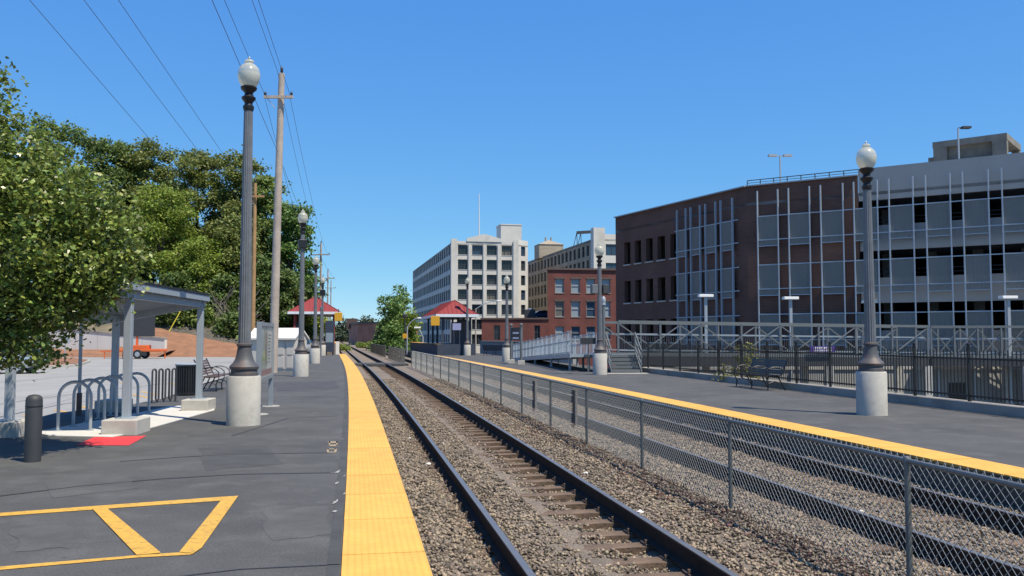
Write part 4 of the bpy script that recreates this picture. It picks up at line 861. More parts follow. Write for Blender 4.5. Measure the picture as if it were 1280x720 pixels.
def facade(par, org, p0, p1, z0, z1, cols, rows, mw, dep=.25, mf=None, mp=None, bars=(1, 1), fw=.06, open_=False, sill=None, skip=(), wallname='wall'):
    p0 = Vector((p0[0], p0[1], 0)); p1 = Vector((p1[0], p1[1], 0)); d = (p1 - p0); L = d.length; d.normalize(); n = Vector((d.y, -d.x, 0)); o = Vector(org)
    def W(t, z, k=0.0): q = p0 + d * t - n * k; return (q.x - o.x, q.y - o.y, z - o.z)
    us = sorted(set([0, L] + [c for q in cols for c in q])); zs = sorted(set([z0, z1] + [c for q in rows for c in q])); m = MB()
    H = lambda a, b, c, e: any(abs(a - q[0]) < 1e-6 for q in cols for _ in [0] if abs(b - q[1]) < 1e-6) and any(abs(c - r[0]) < 1e-6 and abs(e - r[1]) < 1e-6 for r in rows)
    rz = math.atan2(d.y, d.x)
    for i in range(len(us) - 1):
        for j in range(len(zs) - 1):
            a, b, c, e = us[i], us[i + 1], zs[j], zs[j + 1]
            if b - a < 1e-6 or e - c < 1e-6: continue
            if not H(a, b, c, e) or (i, j) in skip: m.add([W(a, c), W(b, c), W(b, e), W(a, e)], [(0, 1, 2, 3)]); continue
            f = [W(a, c), W(b, c), W(b, e), W(a, e)]; k = [W(a, c, dep), W(b, c, dep), W(b, e, dep), W(a, e, dep)]
            m.add(f + k, [(0, 4, 5, 1), (1, 5, 6, 2), (2, 6, 7, 3), (3, 7, 4, 0)])
            w_, h_ = round(b - a, 2), round(e - c, 2)
            if mp is not None:
                mp_ = random.choice(mp) if isinstance(mp, list) else mp
                key = (w_, h_, mf.name, mp_.name, bars)
                if key not in WC:
                    q = MB(); q.box(0, w_, -fw, 0, 0, fw); q.box(0, w_, -fw, 0, h_ - fw, h_); q.box(0, fw, -fw, 0, fw, h_ - fw); q.box(w_ - fw, w_, -fw, 0, fw, h_ - fw)
                    for x in range(1, bars[0] + 1): xx = w_ * x / (bars[0] + 1); q.box(xx - fw / 2, xx + fw / 2, -fw, -.005, fw, h_ - fw)
                    for x in range(1, bars[1] + 1): xx = h_ * x / (bars[1] + 1); q.box(fw, w_ - fw, -fw * .8, -.006, xx - fw / 2, xx + fw / 2)
                    g_ = MB(); g_.add([(0, .02, 0), (w_, .02, 0), (w_, .02, h_), (0, .02, h_)], [(0, 1, 2, 3)]); WC[key] = (q.me('window', mf), g_.me('pane', mp_))
                fo = obj('window', WC[key][0], par, W(a, c, dep - .03), rz); obj('pane', WC[key][1], fo, (0, 0, 0), 0)
            if sill is not None:
                key = (w_, 'sill', sill.name)
                if key not in WC: q = MB(); q.box(-.08, w_ + .08, -.08, .1, -.1, 0); WC[key] = q.me('sill', sill)
                obj('sill', WC[key], par, W(a, c, 0), rz)
    me = m.me(wallname, mw); wuv(me, p0, d); return obj(wallname, me, par)
def plainwall(par, org, pts, z0, z1, mw, name='wall'):
    o = Vector(org); m = MB()
    for i in range(len(pts) - 1): a, b = pts[i], pts[i + 1]; m.add([(a[0] - o.x, a[1] - o.y, z0 - o.z), (b[0] - o.x, b[1] - o.y, z0 - o.z), (b[0] - o.x, b[1] - o.y, z1 - o.z), (a[0] - o.x, a[1] - o.y, z1 - o.z)], [(0, 1, 2, 3)])
    me = m.me(name, mw); wuv(me, pts[0], ((pts[1][0] - pts[0][0]) / max(1e-6, math.dist(pts[0], pts[1])), (pts[1][1] - pts[0][1]) / max(1e-6, math.dist(pts[0], pts[1])))); return obj(name, me, par)
def slab(par, org, pts, z0, z1, mw, name='roof'): m = MB(); m.prism([(a[0] - org[0], a[1] - org[1]) for a in pts], z0 - org[2], z1 - org[2]); return m.build(name, mw, par)
# ---------------- parking garage
GA = (15.7, 58.5); GB = (8.75, 74.0); GC = (35.5, 44.9)
gz = 11.62; GO = Vector((GA[0], GA[1], -4))
t = thing('parking_garage', 'brick and concrete parking garage with metal screens', 'building', GO, 0)
LAB = math.dist(GA, GB); LAC = math.dist(GA, GC)
cols = sorted(tuple(sorted((uray(GB, GA, a), uray(GB, GA, b)))) for a, b in ((780.8, 788.6), (794, 802), (808, 816.7), (822.5, 832), (838.6, 848.3)))
rows = [(7.52, 9.35), (4.35, 6.15), (1.15, 2.95), (-2.2, -.4)]
facade(t, GO, GB, GA, -4, gz, cols, rows, M['brick'], .35, sill=M['conc'], wallname='brick_wall')
tb = uray(GA, GC, 1076); GM = (GA[0] + (GC[0] - GA[0]) * tb / LAC, GA[1] + (GC[1] - GA[1]) * tb / LAC)
srows = [(7.55, 9.49), (4.3, 6.28), (1.08, 3.04), (-2.1, -.2)]
pairs = [(950.6, 976.3), (989.7, 1016), (1030, 1058), (1071.7, 1101.3), (1115.8, 1146), (1162, 1192.8), (1208.5, 1240.8), (1257.8, 1292), (1310, 1345)]
bc = [(uray(GA, GC, a) + .1, uray(GA, GC, b) - .1) for a, b in pairs[:3]]
facade(t, GO, GA, GM, -4, gz, bc, [(a + .1, b_ - .1) for a, b_ in srows], M['brick'], .3, wallname='brick_wall')
dAC = Vector((GC[0] - GA[0], GC[1] - GA[1], 0)).normalized(); nAC = Vector((dAC.y, -dAC.x, 0)); rzAC = math.atan2(dAC.y, dAC.x)
dAB = Vector((GA[0] - GB[0], GA[1] - GB[1], 0)).normalized(); nAB = Vector((dAB.y, -dAB.x, 0)); rzAB = math.atan2(dAB.y, dAB.x)
def onAC(tt, z, k=0.0): q = Vector((GA[0], GA[1], 0)) + dAC * tt + nAC * k; return Vector((q.x, q.y, z)) - GO
def onBA(tt, z, k=0.0): q = Vector((GB[0], GB[1], 0)) + dAB * tt + nAB * k; return Vector((q.x, q.y, z)) - GO
# concrete part
def cband(z0, z1, name, k=0.0, th=.3):
    m = MB(); a, b_ = tb + .02, LAC; V = [onAC(a, z0, k), onAC(b_, z0, k), onAC(b_, z1, k), onAC(a, z1, k), onAC(a, z0, k - th), onAC(b_, z0, k - th), onAC(b_, z1, k - th), onAC(a, z1, k - th)]
    m.add(V, [(0, 1, 2, 3), (7, 6, 5, 4), (4, 5, 1, 0), (5, 6, 2, 1), (6, 7, 3, 2), (7, 4, 0, 3)]); m.build(name, M['concw'], t)
cband(10.0, gz + .4, 'parapet'); 
for z in (6.88, 3.65, .42, -2.8): cband(z, z + 1.55, 'spandrel', -.12)
for z in (7.4, 4.15, .9, -2.3): m = MB(); m.prism([((a[0] - GO.x), (a[1] - GO.y)) for a in ((GA[0] + .3, GA[1] + .5), (GC[0] - .2, GC[1] + .4), (GC[0] + 30, GC[1] + 30), (GB[0] + 35, GB[1] + 25), (GB[0] + .6, GB[1] - .3))], z + 4 - .25, z + 4); m.build('floor_slab', M['concw'], t)
for k in range(7):
    tt = tb + .4 + k * (LAC - tb) / 6.2; m = MB(); m.box(-.3, .3, 0, .6, 0, 14.2); m.build('column', M['concw'], t, loc=onAC(min(tt, LAC - .5), -4, -6), rz=rzAC)
    for z in (7.1, 3.9):
        m = MB(); [m.box(-1.6, 1.6, 0, .03, q_, q_ + .04) for q_ in (1.3, 1.55, 1.8)]; m.build('cable_rail', M['dark'], t, loc=onAC(min(tt + 1.6, LAC - 1.7), z, -.6), rz=rzAC)
plainwall(t, GO, [GC, (GC[0] + 30, GC[1] + 30), (GB[0] + 35, GB[1] + 25), GB], -4, gz - .2, M['concw'], 'rear_wall')
slab(t, GO, [GA, GC, (GC[0] + 30, GC[1] + 30), (GB[0] + 35, GB[1] + 25), GB], gz - 1.3, gz - 1.1, M['concw'], 'top_deck')
m = MB()
for (a, b_, fn) in ((0, LAB, onBA), (0, tb, onAC)): m.bar(fn(a, gz + .02, .02), fn(b_, gz + .02, .02), .35, .08)
m.build('coping', M['steel'], t)
m = MB(); m.bar(onAC(0, gz + .42, -.2), onAC(tb, gz + .42, -.2), .05, .05); m.bar(onAC(0, gz + .25, -.2), onAC(tb, gz + .25, -.2), .03, .03)
for k in range(9): m.bar(onAC(tb * k / 8, gz, -.2), onAC(tb * k / 8, gz + .42, -.2), .05, .05)
m.build('roof_rail', M['dark'], t)
# fins, rails and screens
def fins(fn, rz, us, tt, top, bot=-3.9):
    q = MB(); q.box(-.033, .033, -.07, .07, 0, top - bot); me = q.me('fin', M['finm'])
    for u in us: obj('fin', me, t, fn(tt(u), bot, .3), rz)
usF = [x for p_ in pairs for x in p_]; usL = [851.7, 862.8, 868.9, 880.8, 887.5, 900.5, 907, 921.7]
fins(onAC, rzAC, usF, lambda u: uray(GA, GC, u), 11.2); fins(onBA, rzAB, usL, lambda u: uray(GB, GA, u), 11.0)
for z in (9.49, 7.93, 6.28, 4.7, 3.04, 1.4, -.2, -2.1):
    m = MB(); m.bar(onAC(.9, z, .3), onAC(LAC, z, .3), .05, .06); m.build('rail', M['finm'], t)
    m = MB(); m.bar(onBA(uray(GB, GA, 849), z - .05, .3), onBA(LAB - .55, z - .05, .3), .05, .06); m.build('rail', M['finm'], t)
def scr(fn, rz, a, b_, z0, z1):
    key = ('scr', round(b_ - a, 2), round(z1 - z0, 2))
    if key not in WC:
        w_ = b_ - a; h_ = z1 - z0; nx, nz = 12, 6; q = MB()
        q.box(.04, w_ - .04, -.015, .0, 0, h_); WC[key] = q.me('screen', M['screen'])
        q = MB(); q.box(0, w_, -.03, .03, -.05, 0); q.box(0, w_, -.03, .03, h_, h_ + .04); q.box(0, .05, -.028, .028, 0, h_); q.box(w_ - .05, w_, -.028, .028, 0, h_); WC[key + (1,)] = q.me('screen_frame', M['finm'])
    o = obj('screen', WC[key], t, fn(a, z0, .26), rz); obj('screen_frame', WC[key + (1,)], o, (0, 0, 0), 0)
for (a, b_) in pairs:
    for (z0, z1) in srows: scr(onAC, rzAC, uray(GA, GC, a), uray(GA, GC, b_), z0, z1)
for i in range(0, 8, 2):
    for (z0, z1) in srows: scr(onBA, rzAB, uray(GB, GA, usL[i]), uray(GB, GA, usL[i + 1]), z0 - .05, z1 - .05)
# stair tower on the garage roof
c0 = PD(1166, 172, 63); c1 = PD(1258, 166, 60); zz = 15.6; c0.z = c1.z = 0; d = (c1 - c0); L = d.length; rz = math.atan2(d.y, d.x)
tw = thing('stair_tower', 'square bare concrete tower on top of the garage', 'tower', (c0.x, c0.y, 10.4), rz); h = PD(1258, 166, 60).z - 10.4
m = MB(); m.box(0, L, 0, 5, 0, h - 1.5); m.build('tower_body', M['towerc'], tw)
m = MB(); m.box(0, .9, 0, .5, h - 1.5, h - .45); m.box(L - .9, L, 0, .5, h - 1.5, h - .45); m.box(0, .5, 4.5, 5, h - 1.5, h - .45); m.box(L - .5, L, 4.5, 5, h - 1.5, h - .45); each(m, 'corner_pier', M['towerc'], tw)
m = MB(); m.box(.9, L - .9, .35, 4, h - 1.5, h - .45); m.build('recessed_wall', M['towerc'], tw)
m = MB(); m.box(-.03, L + .03, -.03, 5.03, h - .45, h); m.build('tower_cap', M['towerc'], tw)
m = MB(); m.box(-.6, -.02, 1, 2.5, 0, h - .9); m.build('side_block', M['towerc'], tw)
for (u, vt, D, lab, two, zb) in ((975, 195, 64, 'twin head light pole on the brick garage roof', True, 10.5), (1197.5, 160, 60.5, 'small floodlight pole in front of the garage roof tower', False, 10.6)):
    p = PD(u, vt, D); ll = thing('roof_light', lab, 'light pole', (p.x, p.y, zb), 0); hh = p.z - zb; m = MB(); m.tube([(0, 0, 0), (0, 0, hh)], .06, 8); m.build('pole', M['steel'], ll, True)
    for s_ in ((-1, 1) if two else (1,)):
        m = MB(); m.bar((0, 0, hh), (s_ * .3, 0, hh + .02), .06, .06); m.box(s_ * .55 - .3, s_ * .55 + .3, -.2, .2, hh - .04, hh + .1); m.build('lamp_head', M['steel'] if two else M['dark'], ll)
# ---------------- white mill building
def rowsz(ztop, h, pitch, n): return [(ztop - pitch * k - h, ztop - pitch * k) for k in range(n)]
W0 = (-35.7, 316.0); W1 = (-15.4, 220.0); W2 = (1.65, 223.6); W3 = (4.1, 226.4); WO = Vector((W1[0], W1[1], -5))
t = thing('mill_building', 'pale concrete six storey mill with wide steel windows and roof penthouse', 'building', WO, 0)
rw = rowsz(24.7, 2.55, 3.76, 7)
facade(t, WO, W1, W2, -5, 25.6, [(uray(W1, W2, a), uray(W1, W2, b_)) for a, b_ in ((572.2, 584.3), (589.9, 602.9), (608.3, 620.9), (626.9, 640))], rw, M['whitew'], .5, M['mullb'], PANES, (2, 1), .09, sill=M['whitew'])
facade(t, WO, W2, W3, -5, 26.2, [(1.0, 2.7)], rw, M['whitew'], .4, M['mullb'], PANES, (1, 1), .09)
LS = math.dist(W0, W1); nS = 22
facade(t, WO, W0, W1, -5, 25.0, [(.8 + k * (LS - 1.6) / nS + .5, .8 + (k + 1) * (LS - 1.6) / nS - .5) for k in range(nS)], rw, M['whitew'], .35, M['mullb'], PANES, (2, 1), .09)
W4 = (W3[0] - 18, W3[1] + 90); plainwall(t, WO, [W3, W4, W0], -5, 25, M['whitew'], 'rear_wall'); slab(t, WO, [W1, W2, W3, W4, W0], 24.6, 24.9, M['concw'], 'roof')
dW = Vector((W2[0] - W1[0], W2[1] - W1[1], 0)).normalized(); nW = Vector((dW.y, -dW.x, 0)); rzW = math.atan2(dW.y, dW.x)
def onW(u, z, k=0): q = Vector((W1[0], W1[1], 0)) + dW * uray(W1, W2, u) + nW * k; return Vector((q.x, q.y, z)) - WO
for (a, b_) in ((563.5, 571), (585.2, 588.8), (603.8, 607.2), (621.8, 625.8), (641.5, 647.8)):
    L = uray(W1, W2, b_) - uray(W1, W2, a); m = MB(); m.box(0, L, -.35, .0, 0, 31.1 if a in (563.5, 641.5) else 29.8); m.build('pier', M['whitew'], t, loc=onW(a, -5, .0), rz=rzW)
L = uray(W1, W2, 627) - uray(W1, W2, 583); m = MB(); m.add([(0, -.2, 0), (L, -.2, 0), (L, -.2, .8), (L * .55, -.2, 1.9), (L * .45, -.2, 1.9), (0, -.2, .8), (0, .4, 0), (L, .4, 0), (L, .4, .8), (L * .55, .4, 1.9), (L * .45, .4, 1.9), (0, .4, .8)], [(0, 1, 2, 3, 4, 5), (11, 10, 9, 8, 7, 6), (1, 7, 8, 2), (2, 8, 9, 3), (3, 9, 10, 4), (4, 10, 11, 5), (5, 11, 6, 0)]); m.build('pediment', M['whitew'], t, loc=onW(583, 25.5, 0), rz=rzW)
m = MB(); m.box(0, uray(W1, W2, 648) - uray(W1, W2, 627.5) + 1.2, 1, 7, 0, 5.2); m.box(-.1, uray(W1, W2, 648) - uray(W1, W2, 627.5) + 1.3, .9, 7.1, 5.2, 5.5); m.build('penthouse', M['whitew'], t, loc=onW(627.5, 24.9, -.5), rz=rzW)
pz = PD(599, 242, 232); m = MB(); m.tube([(0, 0, 0), (0, 0, pz.z - 24.8)], [.2, .08], 8); o = thing('roof_antenna', 'tall thin white mast on the pale mill roof', 'antenna', (pz.x, pz.y, 24.85), 0); m.build('mast', M['white'], o, True); m = MB(); m.lathe([(.5, 0), (.5, .4)], 12); m.build('mast_base', M['white'], o)
# ---------------- tan factory
T0 = (3.3, 270.0); T1 = (18.9, 200.0); T2 = (30.5, 202.6); TO = Vector((T1[0], T1[1], -5))
t = thing('tan_factory', 'long stained tan concrete factory behind the red brick building', 'building', TO, 0)
LT = math.dist(T0, T1); nT = 20; rt = rowsz(22.9, 2.5, 3.5, 7)
facade(t, TO, T0, T1, -5, 24.0, [(k * LT / nT + .75, (k + 1) * LT / nT - .75) for k in range(nT - 0)], rt, M['tan'], .4, M['mullb'], PANES, (1, 2), .1)
facade(t, TO, T1, T2, -5, 25.0, [(2.6, 7.2), (7.8, 11.2)], rowsz(22.7, 2.6, 4.3, 6), M['whitew'], .3, M['mullb'], M['paneblue'], (2, 0), .1)
plainwall(t, TO, [T2, (T2[0] - 10, T2[1] + 70), T0], -5, 24, M['tan'], 'rear_wall'); slab(t, TO, [T1, T2, (T2[0] - 10, T2[1] + 70), T0], 23.4, 23.8, M['concw'], 'roof')
m = MB(); m.box(-.4, 2.3, -.4, 1.8, 0, 31.4); m.build('corner_tower', M['whitew'], t, loc=(0, 0, 0), rz=math.atan2(2.6, 11.6))
p0 = PD(675, 330, 250); m = MB(); m.box(0, 7, 0, 6, 0, 3.9); m.add([(-.2, -.2, 3.9), (7.2, -.2, 3.9), (7.2, 6.2, 3.9), (-.2, 6.2, 3.9), (3.5, 3, 5.4)], [(0, 1, 4), (1, 2, 4), (2, 3, 4), (3, 0, 4)]); m.tube([(2.6, 3, 4.8), (2.6, 3, 6.2)], .25, 8); m.tube([(4.2, 3, 4.8), (4.2, 3, 6.2)], .25, 8); m.build('roof_house', M['tan'], t, loc=(PD(674, 330, 246).x - TO.x, 246 - TO.y, 28.6), rz=.2)
q = PD(728, 295, 215); m = MB(); m.bar((0, 0, 3.3), (4.2, 0, 3.6), .7, .7)
for x in (0, 1.0, 4): m.bar((x, 0, 3.3), (x - .8, 0, 0), .15, .15); m.bar((x, 0, 3.3), (x + .3, 1, 0), .15, .15)
m.build('roof_gantry', M['dark'], t, loc=(PD(721, 300, 214).x - TO.x, 214 - TO.y, 28.6), rz=.1)
# ---------------- red brick building
B0 = (PD(684.5, 420, 141).x, 141.0); B1 = (PD(800, 420, 143).x, 143.0); BO = Vector((B0[0], B0[1], -5))
t = thing('red_brick_building', 'red brick mill block with arched sash windows behind the ramp', 'building', BO, 0)
cb = [(uray(B0, B1, a), uray(B0, B1, b_)) for a, b_ in ((694, 705), (714, 725), (733, 744), (752, 763), (771, 782))]
zB = lambda v: PD(640, v, 141.5).z
facade(t, BO, B0, B1, -5, zB(335.7), cb, [(zB(366.2), zB(348.7)), (zB(396), zB(376.7)), (zB(424.5), zB(408))], M['redbrick'], .3, M['wpaint'], [M['panepale'], M['paneblind'], M['paneblue']], (0, 1), .09, sill=M['concd'])
plainwall(t, BO, [B1, (B1[0], B1[1] + 22), (B0[0] + 3, B0[1] + 22), B0], -5, zB(335.7), M['redbrick']); slab(t, BO, [(B0[0] - .25, B0[1] - .25), (B1[0] + .2, B1[1] - .25), (B1[0], B1[1] + 22), (B0[0] + 3, B0[1] + 22)], zB(337.5), zB(335.2), M['slat'], 'cornice')
for (a, b_) in cb:
    for v in (376.7, 348.7): m = MB(); m.box(-.15, b_ - a + .15, -.06, .02, 0, .3); m.build('lintel', M['slat'], t, loc=(B0[0] + a - BO.x, B0[1] + 2 * a / (B1[0] - B0[0]) - BO.y, zB(v) + 5), rz=.13)
E0 = (PD(602, 420, 139).x, 139.0); E1 = (PD(686, 420, 139.8).x, 139.8); EO = Vector((E0[0], E0[1], -5))
t = thing('brick_annex', 'low red brick annex with narrow arched windows', 'building', EO, 0)
facade(t, EO, E0, E1, -5, zB(398), [(uray(E0, E1, a), uray(E0, E1, b_)) for a, b_ in ((617.5, 625), (668, 675))], [(zB(425), zB(407))], M['redbrick'], .3, M['mullb'], M['pane'], (1, 1), .08)
plainwall(t, EO, [E1, (E1[0], E1[1] + 16), (E0[0], E0[1] + 16), E0], -5, zB(398), M['redbrick']); slab(t, EO, [(E0[0] - .2, E0[1] - .2), (E1[0] + .1, E1[1] - .2), (E1[0], E1[1] + 16), (E0[0], E0[1] + 16)], zB(399.5), zB(398) + .05, M['slat'], 'roof')
p = PD(663, 397, 146); o = thing('rooftop_unit', 'dark rooftop ventilation unit on the brick annex', 'roof unit', (p.x, p.y, zB(398) + .05), 0); m = MB(); m.box(-1, .8, -.8, .8, .1, 1.5); bevel(m.build('unit_body', M['dark'], o), .05); m = MB(); m.lathe([(.5, 1.5), (.5, 1.65), (.3, 1.7)], 16); m.build('fan_cowl', M['steel'], o); m = MB(); m.box(-.9, -.7, -.7, .7, -.02, .1); m.box(.5, .7, -.7, .7, -.02, .1); each(m, 'skid', M['dark'], o)
# grey wall at platform back
a = PD(600, 430, 96); b_ = PD(716, 430, 70); m = MB(); t = thing('boundary_wall', 'low grey blue wall behind the right platform benches', 'wall', (a.x, a.y, -4), math.atan2(b_.y - a.y, b_.x - a.x)); Lq = math.hypot(b_.x - a.x, b_.y - a.y); m.box(0, Lq, 0, .3, 0, 5.0); m.build('wall_panel', M['concw'], t); m = MB(); m.box(-.05, Lq + .05, -.06, .36, 5.0, 5.12); m.build('coping', M['concw'], t)
# ---------------- far brick warehouse by the track
F0 = (PD(441, 420, 190).x, 190.0); F1 = (PD(470, 420, 150).x, 150.0)
F0 = (-37.2, 205.0); F1 = (-25.0, 160.0); FO = Vector((F0[0], F0[1], -4))
t = thing('brick_warehouse', 'low sunlit brick warehouse at the far end of the track', 'building', FO, 0)
facade(t, FO, (PD(447, 420, 200).x, 200), (PD(474, 420, 192).x, 192), -4, PD(447, 404.5, 196).z, [], [], M['farbrick'])
plainwall(t, FO, [(PD(436, 420, 214).x, 214), (PD(447, 420, 200).x, 200)], -4, PD(447, 404.5, 196).z, M['farbrick'], 'end_wall')
plainwall(t, FO, [(PD(474, 420, 192).x, 192), (PD(474, 420, 192).x + 6, 215), (PD(436, 420, 214).x, 214)], -4, PD(447, 404.5, 196).z, M['farbrick'], 'rear_wall')
slab(t, FO, [(PD(436, 420, 214).x - .3, 214), (PD(447, 420, 200).x - .1, 199.6), (PD(474, 420, 192).x + .3, 191.6), (PD(474, 420, 192).x + 6, 215)], PD(447, 404.5, 196).z - .1, PD(447, 404.5, 196).z + .35, M['slat'], 'roof')
m = MB(); q = PD(440, 405, 212); m.box(-1.1, 1.1, -1.1, 1.1, 0, 2.4); m.build('roof_stack', M['slat'], t, loc=(q.x - FO.x, q.y - FO.y, q.z + 2.9))
# ================================================================== HILLSIDE LEFT
def sm(x): x = min(1, max(0, x)); return x * x * (3 - 2 * x)
def hz(X, Y):
    return -.14 + sm((Y - 76) / 9) * max(0, min(3.2, .2 * (-21 - X))) + sm((Y - 84) / 50) * 6.5 * sm((-16 - X) / 14) + .25 * noise.noise(Vector((X * .25, Y * .25, 0))) * sm((Y - 78) / 6)
m = MB(); Xs = list(np.arange(-130, -13.5, 2.0)); Ys = list(np.arange(74, 190, 2.2)); nX = len(Xs)
for i, Y in enumerate(Ys):
    for X in Xs:
        X2 = min(X, xc(Y) - 7) if Y < 100 else min(X, xc(Y) - 9); m.v.append((X2, Y, hz(X2, Y)))
    if i:
        for j in range(nX - 1): a = (i - 1) * nX + j; m.f.append((a, a + 1, a + 1 + nX, a + nX)); m.m.append(0)
struct(m.build('hillside', M['hill'], smooth=True))
# dirt bank and rubble slope
m = MB(); nx, ny = 40, 14
def dz(f, g_): return (.9 * sm(g_ / .8) * (1 - f) + .12 * sm(g_)) * 1.0
for i in range(nx + 1):
    for j in range(ny + 1):
        f = i / nx; g_ = j / ny; X = -35.5 + 15.5 * f; Y = 72.6 + 9 * g_ + 2.5 * (1 - f); top = 2.75 * (1 - f) ** 1.15 + .15
        m.v.append((X, Y, -.16 + top * sm(g_ * 1.25) + .12 * noise.noise(Vector((X * .8, Y * .8, 5))) * min(1, g_ * 6) - (.6 if i in (0, nx) else 0)))
for i in range(nx):
    for j in range(ny): a = i * (ny + 1) + j; m.f.append((a, a + ny + 1, a + ny + 2, a + 1)); m.m.append(0)
struct(m.build('dirt_bank', M['dirt'], smooth=True))
m = MB(); nx, ny = 40, 16
for i in range(nx + 1):
    for j in range(ny + 1):
        f = i / nx; g_ = j / ny; X = -37 + 15.5 * f; Y = 80.5 + 7 * g_ + 1.5 * (1 - f); top = 3.9 * (1 - f) ** .7 + .5
        m.v.append((X, Y, -.3 + (1.9 * (1 - f)) + (top - 1.6 * (1 - f)) * sm(g_ * 1.1) + .25 * noise.noise(Vector((X * 1.6, Y * 1.6, 9)))))
for i in range(nx):
    for j in range(ny): a = i * (ny + 1) + j; m.f.append((a, a + ny + 1, a + ny + 2, a + 1)); m.m.append(0)
struct(m.build('rubble_slope', M['rubble'], smooth=False))
# retaining wall
a = PD(-40, 407, 80); b_ = PD(206, 424, 77); t = thing('retaining_wall', 'pale concrete retaining wall at the back of the parking lot', 'wall', (a.x, a.y, -.12), math.atan2(b_.y - a.y, b_.x - a.x)); Lw = math.hypot(b_.x - a.x, b_.y - a.y)
zl, zr = PD(0, 405, 80).z + .12, PD(0, 424.5, 77).z + .12; npn = 9
for k in range(npn):
    f0_, f1_ = k / npn, (k + 1) / npn; x0, x1 = Lw * f0_ + .015, Lw * f1_ - .015; za, zb = zl + (zr - zl) * f0_ ** 1.3, zl + (zr - zl) * f1_ ** 1.3
    m = MB(); m.add([(x0, 0, -.05), (x1, 0, -.05), (x1, .4, -.05), (x0, .4, -.05), (x0, 0, za), (x1, 0, zb), (x1, .4, zb), (x0, .4, za)], [(3, 2, 1, 0), (4, 5, 6, 7), (0, 1, 5, 4), (1, 2, 6, 5), (2, 3, 7, 6), (3, 0, 4, 7)]); m.build('wall_panel', M['rwall'], t)
    m = MB(); m.bar((x0 - .015, .2, za + .08), (x1 + .015, .2, zb + .08), .5, .16); m.build('coping', M['concd'], t)
m = MB(); pts = [PD(u, 440, 76) for u in (-60, 60, 130, 215)]; V = []
for q in pts: V += [(q.x, q.y - 3.2, -.11), (q.x, q.y - .5, .35), (q.x, q.y + 3.4, .5)]
m.add(V, [(3 * i + j, 3 * i + 3 + j, 3 * i + 4 + j, 3 * i + 1 + j) for i in range(3) for j in range(2)]); struct(m.build('dirt_strip', M['dirt']))
# hillside guard rail fence
t = thing('hill_fence', 'thin galvanised rail fence running down the rubble slope', 'fence', (PD(228, 392, 90).x, 90, 3.2), 0)
pts = [PD(u, v, 90 - i * 1.2) for i, (u, v) in enumerate(((215, 389), (245, 396.5), (275, 405), (298, 411.5), (318, 419)))]
for i in range(4): m = MB(); m.tube([pts[i] - t.location, pts[i + 1] - t.location], .035, 6); m.build('fence_rail', M['steel'], t)
for q in pts: m = MB(); m.tube([q - t.location, q - t.location - Vector((0, 0, 1.6))], .03, 6); each(m, 'post', M['steel'], t)
t = thing('guy_wire_guard', 'slanting yellow guy wire guard on the slope', 'guy wire', PD(209, 413.5, 82), 0); m = MB(); m.tube([(0, 0, -.4), tuple(PD(230, 381, 83) - t.location)], .05, 6); m.build('guard_tube', mat('guy_yellow', (.5, .42, .04), .5), t); m = MB(); m.tube([tuple(PD(230, 381, 83) - t.location), tuple(PD(262, 330, 84.5) - t.location)], .012, 5); m.build('guy_cable', M['wire'], t)
# message board trailer
p = P(168, 446.5, -.12); p = Vector((PD(168, 440, 68).x, 68, -.12)); t = thing('message_trailer', 'orange trailer carrying a dark message board before the retaining wall', 'trailer', p, 0)
m = MB(); m.box(-1.2, 2.3, -.6, .6, .55, .75); m.box(-.5, 1.1, -.5, .5, .75, 1.05); bevel(m.build('chassis', M['orange'], t), .03); m = MB(); m.bar((-1.2, 0, .62), (-2.6, 0, .55), .1, .1); m.bar((-2.3, 0, .6), (-2.3, 0, 0), .07, .07); m.bar((2.2, .4, .6), (2.2, .4, 0), .07, .07); m.bar((-1.1, .5, .6), (-1.1, .5, 0), .07, .07); each(m, 'tow_bar', M['orange'], t)
for s_ in (-.68, .68):
    m = MB(); m.lathe([(.2, -.1), (.33, -.09), (.36, -.04), (.36, .04), (.33, .09), (.2, .1)], 20); wv = m.build('wheel', M['rubber'], t, True, loc=(.55, s_, .36)); wv.rotation_euler = (math.pi / 2, 0, 0); m = MB(); m.lathe([(.0, -.105), (.19, -.1), (.19, .1), (.0, .105)], 16); m.build('rim', M['steel'], wv)
m = MB(); m.box(.12, .26, -.07, .07, 1.05, 1.9); m.build('mast', M['orange'], t); m = MB(); zb0 = PD(170, 420.5, 68).z + .12; zb1 = PD(170, 391, 68).z + .12; m.box(-1.5, 1.5, -.12, .12, zb0, zb1); bo = m.build('message_board', M['dark'], t); m = MB(); m.box(-1.53, 1.53, -.14, .14, zb1, zb1 + .05); m.build('board_edge', M['steel'], bo)
